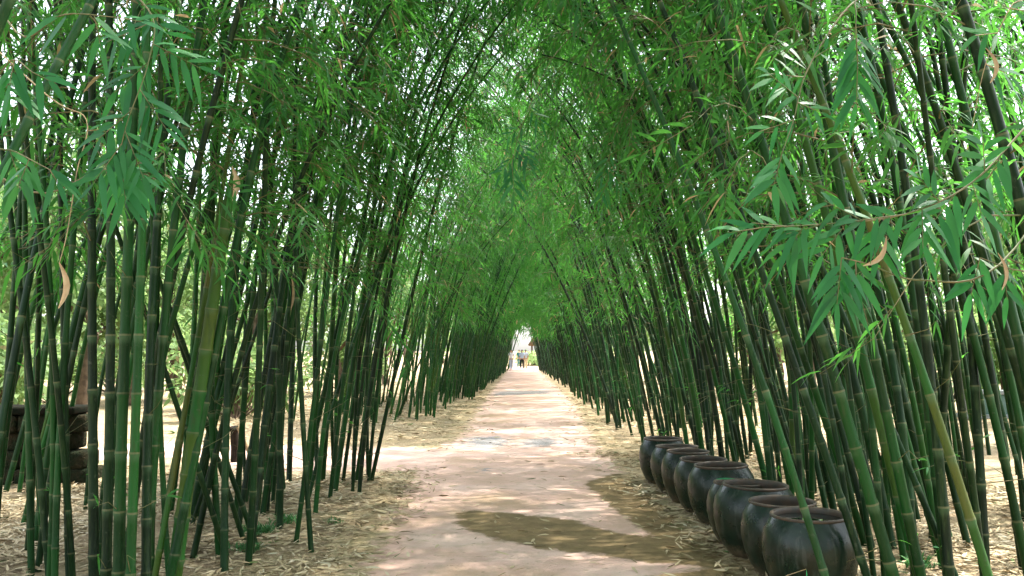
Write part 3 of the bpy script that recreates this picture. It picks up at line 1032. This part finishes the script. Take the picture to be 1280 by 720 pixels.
wet = np.maximum.reduce([
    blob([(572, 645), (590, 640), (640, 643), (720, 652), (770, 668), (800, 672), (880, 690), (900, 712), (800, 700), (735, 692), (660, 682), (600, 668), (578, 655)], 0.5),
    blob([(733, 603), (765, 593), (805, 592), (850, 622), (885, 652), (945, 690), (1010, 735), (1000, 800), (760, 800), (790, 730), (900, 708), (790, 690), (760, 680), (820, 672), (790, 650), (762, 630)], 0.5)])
grav = np.maximum.reduce([blob([(580, 548), (625, 545), (640, 552), (620, 560), (585, 558)], 1.2),
                          blob([(650, 550), (690, 548), (700, 556), (660, 560)], 1.2),
                          blob([(585, 585), (625, 583), (620, 592), (590, 592)], 1.0) * 0.7,
                          blob([(615, 490), (690, 488), (690, 492), (615, 495)], 3.0)])
PZ = np.full_like(PX, 0.004) + 0.006 * np.clip(inner, 0, 0.4)
V = np.stack([PX, PY, PZ], -1).reshape(-1, 3)
ny = len(yy)
I = (np.arange(len(xx) - 1)[:, None] * ny + np.arange(ny - 1)[None])
keep = (inner[:-1, :-1] > -0.45) & (inner[1:, 1:] > -0.45)
I = I[keep]
pm = MB()
pm.add(V, quad=np.stack([I, I + ny, I + ny + 1, I + 1], -1).reshape(-1, 4))
pme = pm.mesh('path', M['path'], True)
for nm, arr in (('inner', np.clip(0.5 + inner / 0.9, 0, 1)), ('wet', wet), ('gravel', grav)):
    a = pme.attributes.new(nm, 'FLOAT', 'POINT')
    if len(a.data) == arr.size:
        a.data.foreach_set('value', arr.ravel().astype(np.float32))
obj('path', pme, None, kind='structure', label='pinkish earth path with dark wet patches, branching left at the opening', category='path')

# fallen bamboo leaves
lb = MB()


def litter(nn, xr, yr, cond, size=(0.07, 0.15)):
    x, y = rng.uniform(*xr, nn), rng.uniform(*yr, nn)
    m = cond(x, y)
    m &= rng.random(nn) < 0.55 + 0.5 * np.sin(x * 3.1 + 2 * np.sin(y * 1.3)) * np.sin(y * 2.3 + np.sin(x * 2))
    x, y = x[m], y[m]
    k = len(x)
    a = rng.uniform(0, 6.283, k)
    P = np.stack([x, y, rng.uniform(0.008, 0.035, k) + np.where(np.abs(x) > 3.2, 0.03, 0)], -1)
    D = np.stack([np.cos(a), np.sin(a), rng.normal(0.0, 0.12, k)], -1)
    S = np.stack([-np.sin(a), np.cos(a), rng.normal(0, 0.45, k)], -1)
    ln = rng.uniform(*size, k)
    tone = np.clip(rng.normal(0.46, 0.22, k) + 0.22 * np.sin(x * 2.3 + 1.7 * np.sin(y * 1.1)) * np.sin(y * 1.9 + x), 0, 0.94)
    tone = np.where(rng.random(k) < 0.02, 1.0, tone)
    leaves(lb, P, D, S, ln, ln * rng.uniform(0.11, 0.18, k), rng.uniform(-0.12, 0.08, k), tone, 2, 0.12)


edge_c = lambda x, y: path_inner(x, y) + rng.normal(0, 0.22, len(x)) < 0.02
litter(130000, (-6.5, 5.5), (4.0, 14.0), edge_c)
litter(30000, (-7, 8), (14.0, 30.0), edge_c, (0.1, 0.2))
litter(16000, (-9, 9), (30.0, 76.0), edge_c, (0.15, 0.3))
litter(1300, (-1.2, 1.7), (4.0, 20.0), lambda x, y: rng.random(len(x)) < 0.8)
obj('leaf_litter', lb.mesh('leaf_litter', M['litter']), None, kind='stuff', label='dry straw coloured bamboo leaves strewn on both verges', category='leaf litter')


# ------------------------------------------------------------------ water jars
def lathe(mb, prof, sides=40, ov=0.0, ph=0.0):
    a = np.linspace(0, 2 * math.pi, sides, endpoint=False)
    pr = np.array(prof)
    wob = 1 + ov * np.cos(2 * a + ph)
    V = np.stack([pr[:, None, 0] * np.cos(a)[None] * wob[None], pr[:, None, 0] * np.sin(a)[None] * wob[None], np.broadcast_to(pr[:, None, 1], (len(pr), sides))], -1)
    i = np.arange(len(pr) - 1)[:, None] * sides
    j = np.arange(sides)[None]
    j2 = (j + 1) % sides
    mb.add(V.reshape(-1, 3), quad=np.stack([i + j, i + j2, i + sides + j2, i + sides + j], -1).reshape(-1, 4))


JL = ['dark glazed water jar nearest the camera, brimming with reflecting water',
      'dark water jar with a brown rim, just behind the nearest jar',
      'broad dark water jar with a wide black mouth, third in the row from the front',
      'water jar with a green leaf lying across its rim',
      'dark water jar with an open shaded mouth, just behind the jar carrying a green leaf',
      'greenish water jar sixth in the row, counted from the front',
      'dark water jar seventh in the row, third from its far end',
      'dark water jar eighth in the row, next to the farthest',
      'farthest water jar at the far end of the row, beside the bamboo feet']
for ji, (jx, jy) in enumerate(JARS):
    i = ji
    k = [1.0, 0.97, 1.05, 0.89, 1.0, 0.95, 0.92, 0.97, 0.93][i]
    hh = [1.0, 0.98, 1.03, 0.95, 1.02, 0.98, 1.0, 0.97, 1.02][i]
    t = empty('water_jar', (jx, jy, 0.0), JL[i], 'jar', 'row of water jars on the right verge', (rng.normal(0, .012), rng.normal(0, .012), rng.uniform(0, 6.28)))
    b = MB()
    lathe(b, [(0.001, 0.02), (0.155 * k, 0.0), (0.185 * k, 0.01), (0.236 * k, 0.08), (0.280 * k, 0.18), (0.302 * k, 0.28 * hh), (0.304 * k, 0.36 * hh), (0.288 * k, 0.44 * hh),
              (0.256 * k, 0.495 * hh), (0.238 * k, 0.522 * hh)], 44, 0.012, rng.uniform(0, 6))
    obj('body', b.mesh('jar_body', M['jar'], True), t, tint=float(rng.random()))
    b = MB()
    z = 0.522 * hh
    lathe(b, [(0.238 * k, z - 0.004), (0.243 * k, z + 0.002), (0.246 * k, z + 0.009), (0.243 * k, z + 0.016), (0.236 * k, z + 0.019), (0.226 * k, z + 0.015),
              (0.219 * k, z + 0.004), (0.226 * k, z - 0.03), (0.245 * k, z - 0.1), (0.262 * k, z - 0.2)], 44, 0.012, 0)
    obj('rim', b.mesh('jar_rim', M['rim'], True), t)
    b = MB()
    lv = z - [0.02, 0.1, 0.14, 0.07, 0.12, 0.05, 0.08, 0.09, 0.07][i]
    lathe(b, [(0.002, lv), (0.12, lv), ((0.222 if lv > z - 0.03 else 0.238) * k, lv)], 32)
    obj('water', b.mesh('jar_water', M['water'], True), t)
# a leaf on the fourth jar
lf = MB()
jx, jy = JARS[3]
leaves(lf, [(jx - 0.22, jy - 0.10, 0.545), (jx - 0.19, jy - 0.13, 0.548)], [(1, -.1, 0.03), (0.95, .25, 0.02)], [(0, 1, .15), (0, 1, -.1)], [0.24, 0.18], [0.05, 0.035], [0.05, .05], [0.8, 0.7], 3)
M['freshleaf'] = mat_leaf('fresh green leaf', (0.02, 0.2, 0.07), (0.02, 0.28, 0.1), (0.03, 0.32, 0.12), (0.03, 0.3, 0.1), (0.05, 0.5, 0.15))
obj('fallen_leaf', lf.mesh('fallen_leaf', M['freshleaf']), None, label='fresh bright green leaf lying on the rim of the fourth jar', category='leaf')

# seedling leaning on the nearest jar
sd = empty('seedling', (1.42, 5.35, 0.0), 'small bamboo seedling with a dry bent stalk in front of the nearest jar', 'plant')
b = MB()
tube(b, [(0, 0, 0), (0.03, 0, .1), (0.07, .02, .2), (0.16, .03, .26), (0.27, .02, .3)], [.004, .004, .0035, .003, .002], 5)
obj('stalk', b.mesh('stalk', M['drytwig'], True), sd)
b = MB()
leaves(b, [(.07, .02, .2), (.08, 0, .19), (.14, -.02, .15), (.22, -.02, .1), (.27, .02, .3), (.2, -.02, .11), (.06, 0, .19)],
       [(1, 0, -.55), (.5, 0, -.2), (1, 0, -.4), (.9, 0, .1), (0, 0, -1), (.3, 0, -1), (-.6, 0, .5)],
       [(0, 1, .3)] * 7, [.16, .09, .16, .13, .12, .1, .06], .022, .15, [.7, .6, .75, .7, .6, .7, .75], 3)
obj('leaves', b.mesh('seedling_leaves', M['freshleaf']), sd)


# grass tufts
def tuft(x, y, n, h, label, spread=0.12):
    b = MB()
    a = rng.uniform(0, 6.28, n)
    rr = rng.uniform(0, spread, n)
    P = np.stack([rr * np.cos(a), rr * np.sin(a), np.zeros(n)], -1)
    a2 = rng.uniform(0, 6.28, n)
    D = np.stack([np.cos(a2) * .6, np.sin(a2) * .6, rng.uniform(.5, 1.3, n)], -1)
    S = np.stack([-np.sin(a2), np.cos(a2), 0 * a2], -1)
    ln = rng.uniform(.5, 1, n) * h
    leaves(b, P, D, S, ln, ln * 0.08 + .002, rng.uniform(.2, .7, n), np.clip(rng.normal(.5, .2, n), 0, .8), 2)
    o = obj('grass_tuft', b.mesh('grass_tuft', M['grassblade']), None, label=label, category='grass', group='grass tufts on the verges')
    o.location = (x, y, 0.01)


for (px, py, nn, h, lab) in ((325, 668, 110, .16, 'wispy green grass tuft at the feet of the steeply sloping left culms'),
                             (305, 690, 70, .14, 'small grass tuft in front of the wispy one on the left litter'),
                             (355, 655, 70, .16, 'grass tuft among the feet of the second left clump'),
                             (420, 655, 40, .10, 'tiny green weed on the litter between the left clumps and the path'),
                             (1150, 712, 60, .18, 'green grass tuft at the foot of the near right clump'),
                             (1005, 558, 60, .2, 'grass patch on the sunny ground behind the jars')):
    g = ground_pt(px, py)
    tuft(g.x, g.y, int(nn * 2), h * 1.1, lab, 0.15 if nn > 60 else 0.1)


# ------------------------------------------------------------------ low stone wall, stake, log, bench
def boxv(mb, cx, cy, cz, sx, sy, sz, bev=0.0):
    x, y, z = sx / 2, sy / 2, sz / 2
    if bev <= 0:
        v = [(cx + a * x, cy + b_ * y, cz + c_ * z) for a in (-1, 1) for b_ in (-1, 1) for c_ in (-1, 1)]
        mb.add(v, quad=[(0, 1, 3, 2), (4, 6, 7, 5), (0, 4, 5, 1), (2, 3, 7, 6), (0, 2, 6, 4), (1, 5, 7, 3)])
        return
    import bmesh
    bm = bmesh.new()
    bmesh.ops.create_cube(bm, size=1)
    bmesh.ops.scale(bm, vec=(sx, sy, sz), verts=bm.verts)
    bmesh.ops.bevel(bm, geom=bm.edges[:], offset=bev, segments=2, affect='EDGES', profile=0.5)
    bmesh.ops.triangulate(bm, faces=bm.faces[:])
    bm.verts.index_update()
    mb.add([(v.co.x + cx, v.co.y + cy, v.co.z + cz) for v in bm.verts], tri=[[v.index for v in f.verts] for f in bm.faces])
    bm.free()


w = empty('stone_wall', (-6.6, 10.6, 0), 'low dark mossy stone wall behind the near left clump, at the left edge', 'wall')
b = MB()
# courses of uneven stones
for row in range(4):
    x = -1.6
    while x < 1.25:
        wd = rng.uniform(.2, .5)
        boxv(b, x + wd / 2, rng.normal(0, .02), .105 + row * .21 + rng.normal(0, .004), wd - .006, .42 + rng.normal(0, .03), .206, .035)
        x += wd
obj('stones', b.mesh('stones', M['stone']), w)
b = MB()
boxv(b, -0.2, 0, .89, 3.1, .56, .09, .02)
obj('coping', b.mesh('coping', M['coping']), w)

st = empty('wooden_stake', (at(297, 438, 12.7).x, 12.7, 0), 'short dark wooden stake standing on the sunny litter behind the left clumps', 'stake', rot=(R(3), R(-2), 0.4))
b = MB()
tube(b, [(0, 0, -.05), (0.005, 0, .2), (-.004, 0, .4), (0, 0, .52)], [.065, .062, .06, .052], 9)
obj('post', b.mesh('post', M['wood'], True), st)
b = MB()
tube(b, [(.03, -.08, .47), (-.10, -.08, .5), (-.2, -.07, .44)], [.035, .04, .03], 7)
obj('crosspiece', b.mesh('crosspiece', M['wood'], True), st)
pr_ = empty('broken_stick', (at(320, 438, 12.4).x, 12.4, 0), 'broken bamboo stick leaning beside the dark stake', 'stick', rot=(0, R(-24), 0))
b = MB()
tube(b, [(0, 0, 0), (.01, 0, .25), (.0, 0, .58)], [.03, .028, .022], 8)
obj('stick', b.mesh('stick', M['drytwig'], True), pr_)

bx = at(1232, 438, 21).x
bn = empty('concrete_bench', (bx, 21.0, 0), 'pale concrete bench with a green panel, beyond the right clump', 'bench')
b = MB(); boxv(b, 0, 0, .62, 1.35, .46, .1, .02); obj('seat', b.mesh('seat', M['concrete']), bn)
b = MB(); boxv(b, 0, 0.02, .335, 1.02, .3, .46, .01); obj('panel', b.mesh('panel', M['bench_green']), bn)
b = MB(); boxv(b, 0, 0, .06, 1.35, .46, .1, .02); obj('plinth', b.mesh('plinth', M['concrete']), bn)
for s_ in (-1, 1):
    b = MB(); boxv(b, s_ * .57, 0, .34, .11, .4, .455, .015); obj('leg', b.mesh('leg', M['concrete']), bn)

# ------------------------------------------------------------------ background trees
TP = []
for i in range(5):
    tr, lv_ = MB(), MB()
    H = rng.uniform(5.5, 8.5)
    pts = [(0, 0, -0.1)]
    for q in range(1, 6):
        pts.append((rng.normal(0, .12) * q * .5, rng.normal(0, .12) * q * .5, H * .62 * q / 5))
    tube(tr, pts, np.linspace(.17, .07, 6), 9)
    P = []
    for q in range(9):
        a = rng.uniform(0, 6.28)
        s_ = np.array(pts[int(rng.integers(2, 6))])
        e = s_ + np.array([math.cos(a) * rng.uniform(1, 2.4), math.sin(a) * rng.uniform(1, 2.4), rng.uniform(.5, 2.4)])
        m_ = (s_ + e) / 2 + np.array([0, 0, -.15])
        tube(tr, [s_, m_, e], [.05, .035, .012], 6)
        for u in range(7):
            cc_ = s_ + (e - s_) * rng.uniform(.4, 1.15) + rng.normal(0, .45, 3)
            P.append((cc_, rng.uniform(.35, .8)))
    LP, LD, LS, LL, LT = [], [], [], [], []
    for cc_, rr in P:
        kk = int(60 * rr / .5)
        d = rng.normal(0, 1, (kk, 3)); d /= np.linalg.norm(d, axis=1, keepdims=True)
        LP.append(cc_ + d * rr * rng.uniform(.3, 1, (kk, 1)) * np.array([1, 1, .7]))
        LD.append(d + rng.normal(0, .6, (kk, 3)) + np.array([0, 0, -.3]))
        LS.append(rng.normal(0, 1, (kk, 3)))
        LL.append(rng.uniform(.12, .26, kk)); LT.append(np.clip(rng.normal(.45, .2, kk) + rng.normal(0, .12), 0, .9))
    LL = np.concatenate(LL)
    leaves(lv_, np.concatenate(LP), np.concatenate(LD), np.concatenate(LS), LL, LL * .5, .2, np.concatenate(LT), 2)
    TP.append((tr.mesh('trunk', M['bark'], True), lv_.mesh('crown', M['bgleaf'])))

SP = []
for i in range(3):
    lv_, tr = MB(), MB()
    kk = 1500
    d = rng.normal(0, 1, (kk, 3)); d /= np.linalg.norm(d, axis=1, keepdims=True)
    cl_ = rng.normal(0, .45, (14, 3)) * np.array([1.2, 1.2, .5]) + np.array([0, 0, .95])
    ci = rng.integers(0, 14, kk)
    Pq = cl_[ci] + d * rng.uniform(.1, .5, (kk, 1))
    Pq[:, 2] = np.abs(Pq[:, 2])
    ll = rng.uniform(.12, .24, kk)
    leaves(lv_, Pq, d + np.array([0, 0, .2]), rng.normal(0, 1, (kk, 3)), ll, ll * .42, .25, np.clip(rng.normal(.5, .22, kk), 0, .9), 2)
    for q in range(14):
        tube(tr, [(0, 0, -.05), tuple(cl_[q] * .5 + np.array([0, 0, -.1])), tuple(cl_[q])], [.025, .018, .008], 5)
    SP.append((tr.mesh('stems', M['bark'], True), lv_.mesh('foliage', M['bgleaf'])))


def place_tree(x, y, sc, label, group, i, shrub=False):
    src = SP[i % 3] if shrub else TP[i % 5]
    o = culm_root('background_shrub' if shrub else 'background_tree', (x, y, 0), (0, 0, rng.uniform(0, 6.28)))
    o['category'] = 'shrub' if shrub else 'tree'
    o['label'] = label
    o['group'] = group
    o.scale = (sc, sc, sc * rng.uniform(.9, 1.15))
    obj('stems' if shrub else 'trunk', src[0], o)
    q = obj('foliage' if shrub else 'crown', src[1], o)
    q['tint'] = float(rng.random())


tl = 'sunlit leafy tree seen in gaps behind the left bamboo'
trr = 'sunlit leafy tree seen in gaps behind the right bamboo'
i = 0
for (x, y, sc) in ((-13.5, 22, .9), (-7.0, 24, .8), (-12, 24, 1.1), (-16, 19, 1.2), (-9, 33, 1.0), (-14, 35, 1.2), (-20, 30, 1.3), (-17, 14.5, .9), (-6.5, 42, 1.0), (-19, 46, 1.4), (-15, 11, .8), (-11.5, 26, .85), (-11, 28, 1.0), (-15, 26, 1.2), (-6.3, 30, .8), (-15, 18, 1.0), (-18, 10, .9)):
    place_tree(x, y, sc, tl, 'trees behind the left bamboo', i); i += 1
for (x, y, sc) in ((13, 30, 1.0), (9.5, 33, .9), (18, 33, 1.2), (22, 27, 1.2), (8, 44, 1.0), (15, 46, 1.3), (25, 44, 1.5), (17, 24, .9), (9, 24, .8), (11.5, 19, .8), (14.5, 21, 1.0), (8, 29, .8), (20, 21, 1.1), (12, 37, 1.1), (9.2, 15.5, .75)):
    place_tree(x, y, sc, trr, 'trees behind the right bamboo', i); i += 1
for (x, y, sc) in ((-2.9, 87, .55), (3.6, 85, .5), (-6, 104, 1.2), (7.0, 102, 1.2), (-13, 98, 1.4), (13, 100, 1.4)):
    place_tree(x, y, sc, 'added shade tree in the open ground past the end of the tunnel', 'trees past the end of the tunnel', i); i += 1
for q in range(9):
    place_tree(-rng.uniform(6, 17), rng.uniform(16, 34), rng.uniform(.8, 1.5), 'pale sunlit shrub on the ground behind the left bamboo', 'shrubs behind the left bamboo', q, True)
for q in range(9):
    place_tree(rng.uniform(7, 20), rng.uniform(20, 36), rng.uniform(.8, 1.5), 'pale sunlit shrub on the ground behind the right bamboo', 'shrubs behind the right bamboo', q, True)

for (x, y, sc, wh) in ((1.75, 80, .62, 'dark leafy shrub right of the people at the far end'), (2.6, 82.5, .9, 'taller leafy shrub behind the one right of the people'),
                       (-1.95, 80, .6, 'leafy shrub left of the people at the far end'), (0.5, 89, 1.0, 'leafy shrub straight behind the people at the far end')):
    place_tree(x, y, sc, wh, 'shrubs at the far end of the path', 0, True)
for (x, y, sc) in ((5.0, 82, .8), (4.4, 92, .9)):  # trees added to shade the bright ground past the tunnel
    place_tree(x, y, sc, 'added shade tree in the open ground past the end of the tunnel', 'trees past the end of the tunnel', 1)
# far wood closing the horizon on both sides
fl, ft = MB(), MB()
for q in range(230):
    sd_ = -1 if q % 2 else 1
    y = rng.uniform(5, 125)
    x = sd_ * rng.uniform(28, 48) if y < 100 else sd_ * rng.uniform(5, 45)
    hh_ = rng.uniform(4, 9)
    tube(ft, [(x, y, -.1), (x + rng.normal(0, .2), y, hh_ * .4), (x + rng.normal(0, .4), y, hh_ * .8)], [.18, .13, .06], 6)
    kk = 260
    d = rng.normal(0, 1, (kk, 3)); d /= np.linalg.norm(d, axis=1, keepdims=True)
    cl_ = rng.normal(0, 1, (7, 3)) * np.array([1.3, 1.3, hh_ * .2]) + np.array([x, y, hh_ * .55])
    Pq = cl_[rng.integers(0, 7, kk)] + d * rng.uniform(.3, 1.2, (kk, 1))
    Pq[:, 2] = np.abs(Pq[:, 2])
    ll = rng.uniform(.3, .6, kk)
    leaves(fl, Pq, d + np.array([0, 0, -.2]), rng.normal(0, 1, (kk, 3)), ll, ll * .55, .2, np.clip(rng.normal(.45, .2, kk) + rng.normal(0, .1), 0, .9), 1)
fw = obj('far_wood', ft.mesh('far_wood', M['bark'], True), None, kind='stuff', category='wood', label='pale sunlit wood closing the horizon behind both bamboo rows')
obj('foliage', fl.mesh('far_wood_foliage', M['bgleaf']), fw, kind='stuff')

# hut past the end of the tunnel
ht = empty('thatched_hut', (2.6, 93, 0), 'small thatched hut past the end of the tunnel, behind the people', 'hut')
b = MB()
b.add([(-2, -1.7, 2.2), (2, -1.7, 2.2), (2, 1.7, 2.2), (-2, 1.7, 2.2), (-1.1, 0, 3.6), (1.1, 0, 3.6), (-1.9, -1.6, 2.08), (1.9, -1.6, 2.08), (1.9, 1.6, 2.08), (-1.9, 1.6, 2.08)],
      tri=[(1, 2, 5), (3, 0, 4)], quad=[(0, 1, 5, 4), (2, 3, 4, 5), (0, 6, 7, 1), (1, 7, 8, 2), (2, 8, 9, 3), (3, 9, 6, 0), (6, 9, 8, 7)])
obj('roof', b.mesh('roof', M['thatch']), ht)
for sx in (-1.6, 1.6):
    for sy in (-1.3, 1.3):
        b = MB(); tube(b, [(sx, sy, -.05), (sx, sy, 1.1), (sx, sy, 2.15)], [.09, .085, .08], 9)
        obj('post', b.mesh('post', M['bark'], True), ht)
b = MB(); boxv(b, 0, 1.25, .5, 3.0, .08, 1.0, .01); obj('low_wall', b.mesh('low_wall', M['wood']), ht)


# ------------------------------------------------------------------ people (about 75 m away)
def skin_mesh(name, verts, edges, radii, mat, parent, root=0, sub=2):
    me = bpy.data.meshes.new(name)
    me.from_pydata(verts, edges, [])
    o = obj(name, me, parent)
    md = o.modifiers.new('skin', 'SKIN')
    for i, r in enumerate(radii):
        me.skin_vertices[0].data[i].radius = r if isinstance(r, tuple) else (r, r)
        me.skin_vertices[0].data[i].use_root = (i == root)
    md.use_smooth_shade = True
    sb = o.modifiers.new('sub', 'SUBSURF')
    sb.levels = sb.render_levels = sub
    me.materials.append(mat)
    return o


def person(x, y, rz, label, top, bottom, stride=0.12, h=1.66, armbend=0.1):
    t = empty('person', (x, y, 0), label, 'person', 'people at the end of the path', (0, 0, rz))
    t.scale = (h / 1.7,) * 3
    J = {'pelvis': (0, 0, .92), 'waist': (0, 0, 1.06), 'chest': (0, .0, 1.28), 'neckb': (0, 0, 1.43), 'neck': (0, .01, 1.49), 'chin': (0, .03, 1.54), 'head': (0, .02, 1.61), 'crown': (0, .01, 1.66)}
    names = list(J); V = [J[k] for k in names]
    E = [(i, i + 1) for i in range(7)]
    Rd = [(.15, .11), (.13, .095), (.155, .105), (.09, .08), (.05, .05), (.06, .065), (.078, .095), (.06, .07)]
    legs, arms = [], []
    for s in (-1, 1):
        b0 = len(V)
        V += [(.09 * s, 0, .86), (.095 * s, stride * s * .5 + .02, .48), (.1 * s, stride * s - .01, .09), (.1 * s, stride * s + .12, .035)]
        Rd += [(.085, .085), (.055, .055), (.038, .038), (.04, .03)]
        E += [(0, b0), (b0, b0 + 1), (b0 + 1, b0 + 2), (b0 + 2, b0 + 3)]
        legs.append(b0)
        b0 = len(V)
        V += [(.185 * s, 0, 1.38), (.225 * s, -.03 * s, 1.11), (.22 * s, armbend + .05, .88), (.21 * s, armbend + .08, .79)]
        Rd += [(.052, .052), (.038, .038), (.028, .028), (.03, .02)]
        E += [(3, b0), (b0, b0 + 1), (b0 + 1, b0 + 2), (b0 + 2, b0 + 3)]
        arms.append(b0)
    skin_mesh('body', V, E, Rd, M['skin'], t)
    # shirt
    sv = [(0, 0, .93), (0, 0, 1.06), (0, 0, 1.28), (0, 0, 1.41)]
    se = [(0, 1), (1, 2), (2, 3)]
    sr = [(.165, .125), (.15, .115), (.175, .125), (.10, .09)]
    for b0 in arms:
        k = len(sv)
        p, q = np.array(V[b0]), np.array(V[b0 + 1])
        sv += [tuple(p), tuple(p + (q - p) * .75)]
        sr += [(.072, .072), (.062, .062)]
        se += [(3, k), (k, k + 1)]
    skin_mesh('shirt', sv, se, sr, M[top], t)
    tv = [(0, 0, .97), (0, 0, .9)]
    te = [(0, 1)]
    trd = [(.16, .12), (.15, .12)]
    for b0 in legs:
        k = len(tv)
        tv += [V[b0], V[b0 + 1], V[b0 + 2]]
        trd += [(.105, .105), (.08, .08), (.065, .065)]
        te += [(1, k), (k, k + 1), (k + 1, k + 2)]
    skin_mesh('trousers', tv, te, trd, M[bottom], t)
    skin_mesh('hair', [(0, -.02, 1.60), (0, -.015, 1.66), (0, .0, 1.70)], [(0, 1), (1, 2)], [(.082, .085), (.088, .09), (.06, .06)], M['hair'], t)


def ppl(px, Y):
    return at(px, 462, Y).x


person(ppl(639, 71), 71, 0.3, 'person in a white shirt and pale trousers at the left side of the far path', 'white cloth', 'light grey cloth')
person(ppl(652.5, 73), 73, 0.0, 'person in a pale blue top and black trousers walking mid path', 'pale blue cloth', 'black cloth', .16)
person(ppl(657, 74.5), 74.5, 0.2, 'person in a light shirt and cream trousers beside the one in black trousers', 'light grey cloth', 'cream cloth')
person(ppl(649, 79), 79, -0.2, 'person in dark teal clothes walking ahead of the others', 'teal cloth', 'teal cloth')

# ------------------------------------------------------------------ light
SUN_EL, SUN_AZ = R(64), R(62)       # azimuth clockwise from +Y, where the sun stands
sdir = Vector((math.sin(SUN_AZ) * math.cos(SUN_EL), math.cos(SUN_AZ) * math.cos(SUN_EL), math.sin(SUN_EL)))
ld = bpy.data.lights.new('sun', 'SUN')
ld.energy = 2.5
ld.angle = R(1.0)
ld.color = (1.0, 0.95, 0.87)
lo = bpy.data.objects.new('sun', ld)
COL.objects.link(lo)
lo.rotation_euler = (-sdir).to_track_quat('-Z', 'Y').to_euler()
wd = bpy.data.worlds.new('World')
scene.world = wd
wd.use_nodes = True
nt = wd.node_tree
sky = nt.nodes.new('ShaderNodeTexSky')
sky.sky_type = 'NISHITA'
sky.sun_disc = False
sky.sun_elevation = SUN_EL
sky.sun_rotation = SUN_AZ
sky.air_density = 1.0
sky.dust_density = 3.0
sky.ozone_density = 1.0
bg = nt.nodes['Background']
bg.inputs[1].default_value = 0.15
hs = nt.nodes.new('ShaderNodeHueSaturation')
hs.inputs['Saturation'].default_value = 0.4      # hazy tropical sky
nt.links.new(sky.outputs[0], hs.inputs['Color'])
nt.links.new(hs.outputs[0], bg.inputs[0])

vs = scene.view_settings
vs.view_transform = 'Standard'
vs.look = 'None'
vs.gamma = 1.0
vs.exposure = 2.6
vs.use_curve_mapping = False
cy = scene.cycles
cy.max_bounces = 7
cy.diffuse_bounces = 4
cy.glossy_bounces = 2
cy.transmission_bounces = 4
cy.transparent_max_bounces = 4
cy.sample_clamp_indirect = 6
cy.use_denoising = True
cy.caustics_reflective = False
cy.caustics_refractive = False
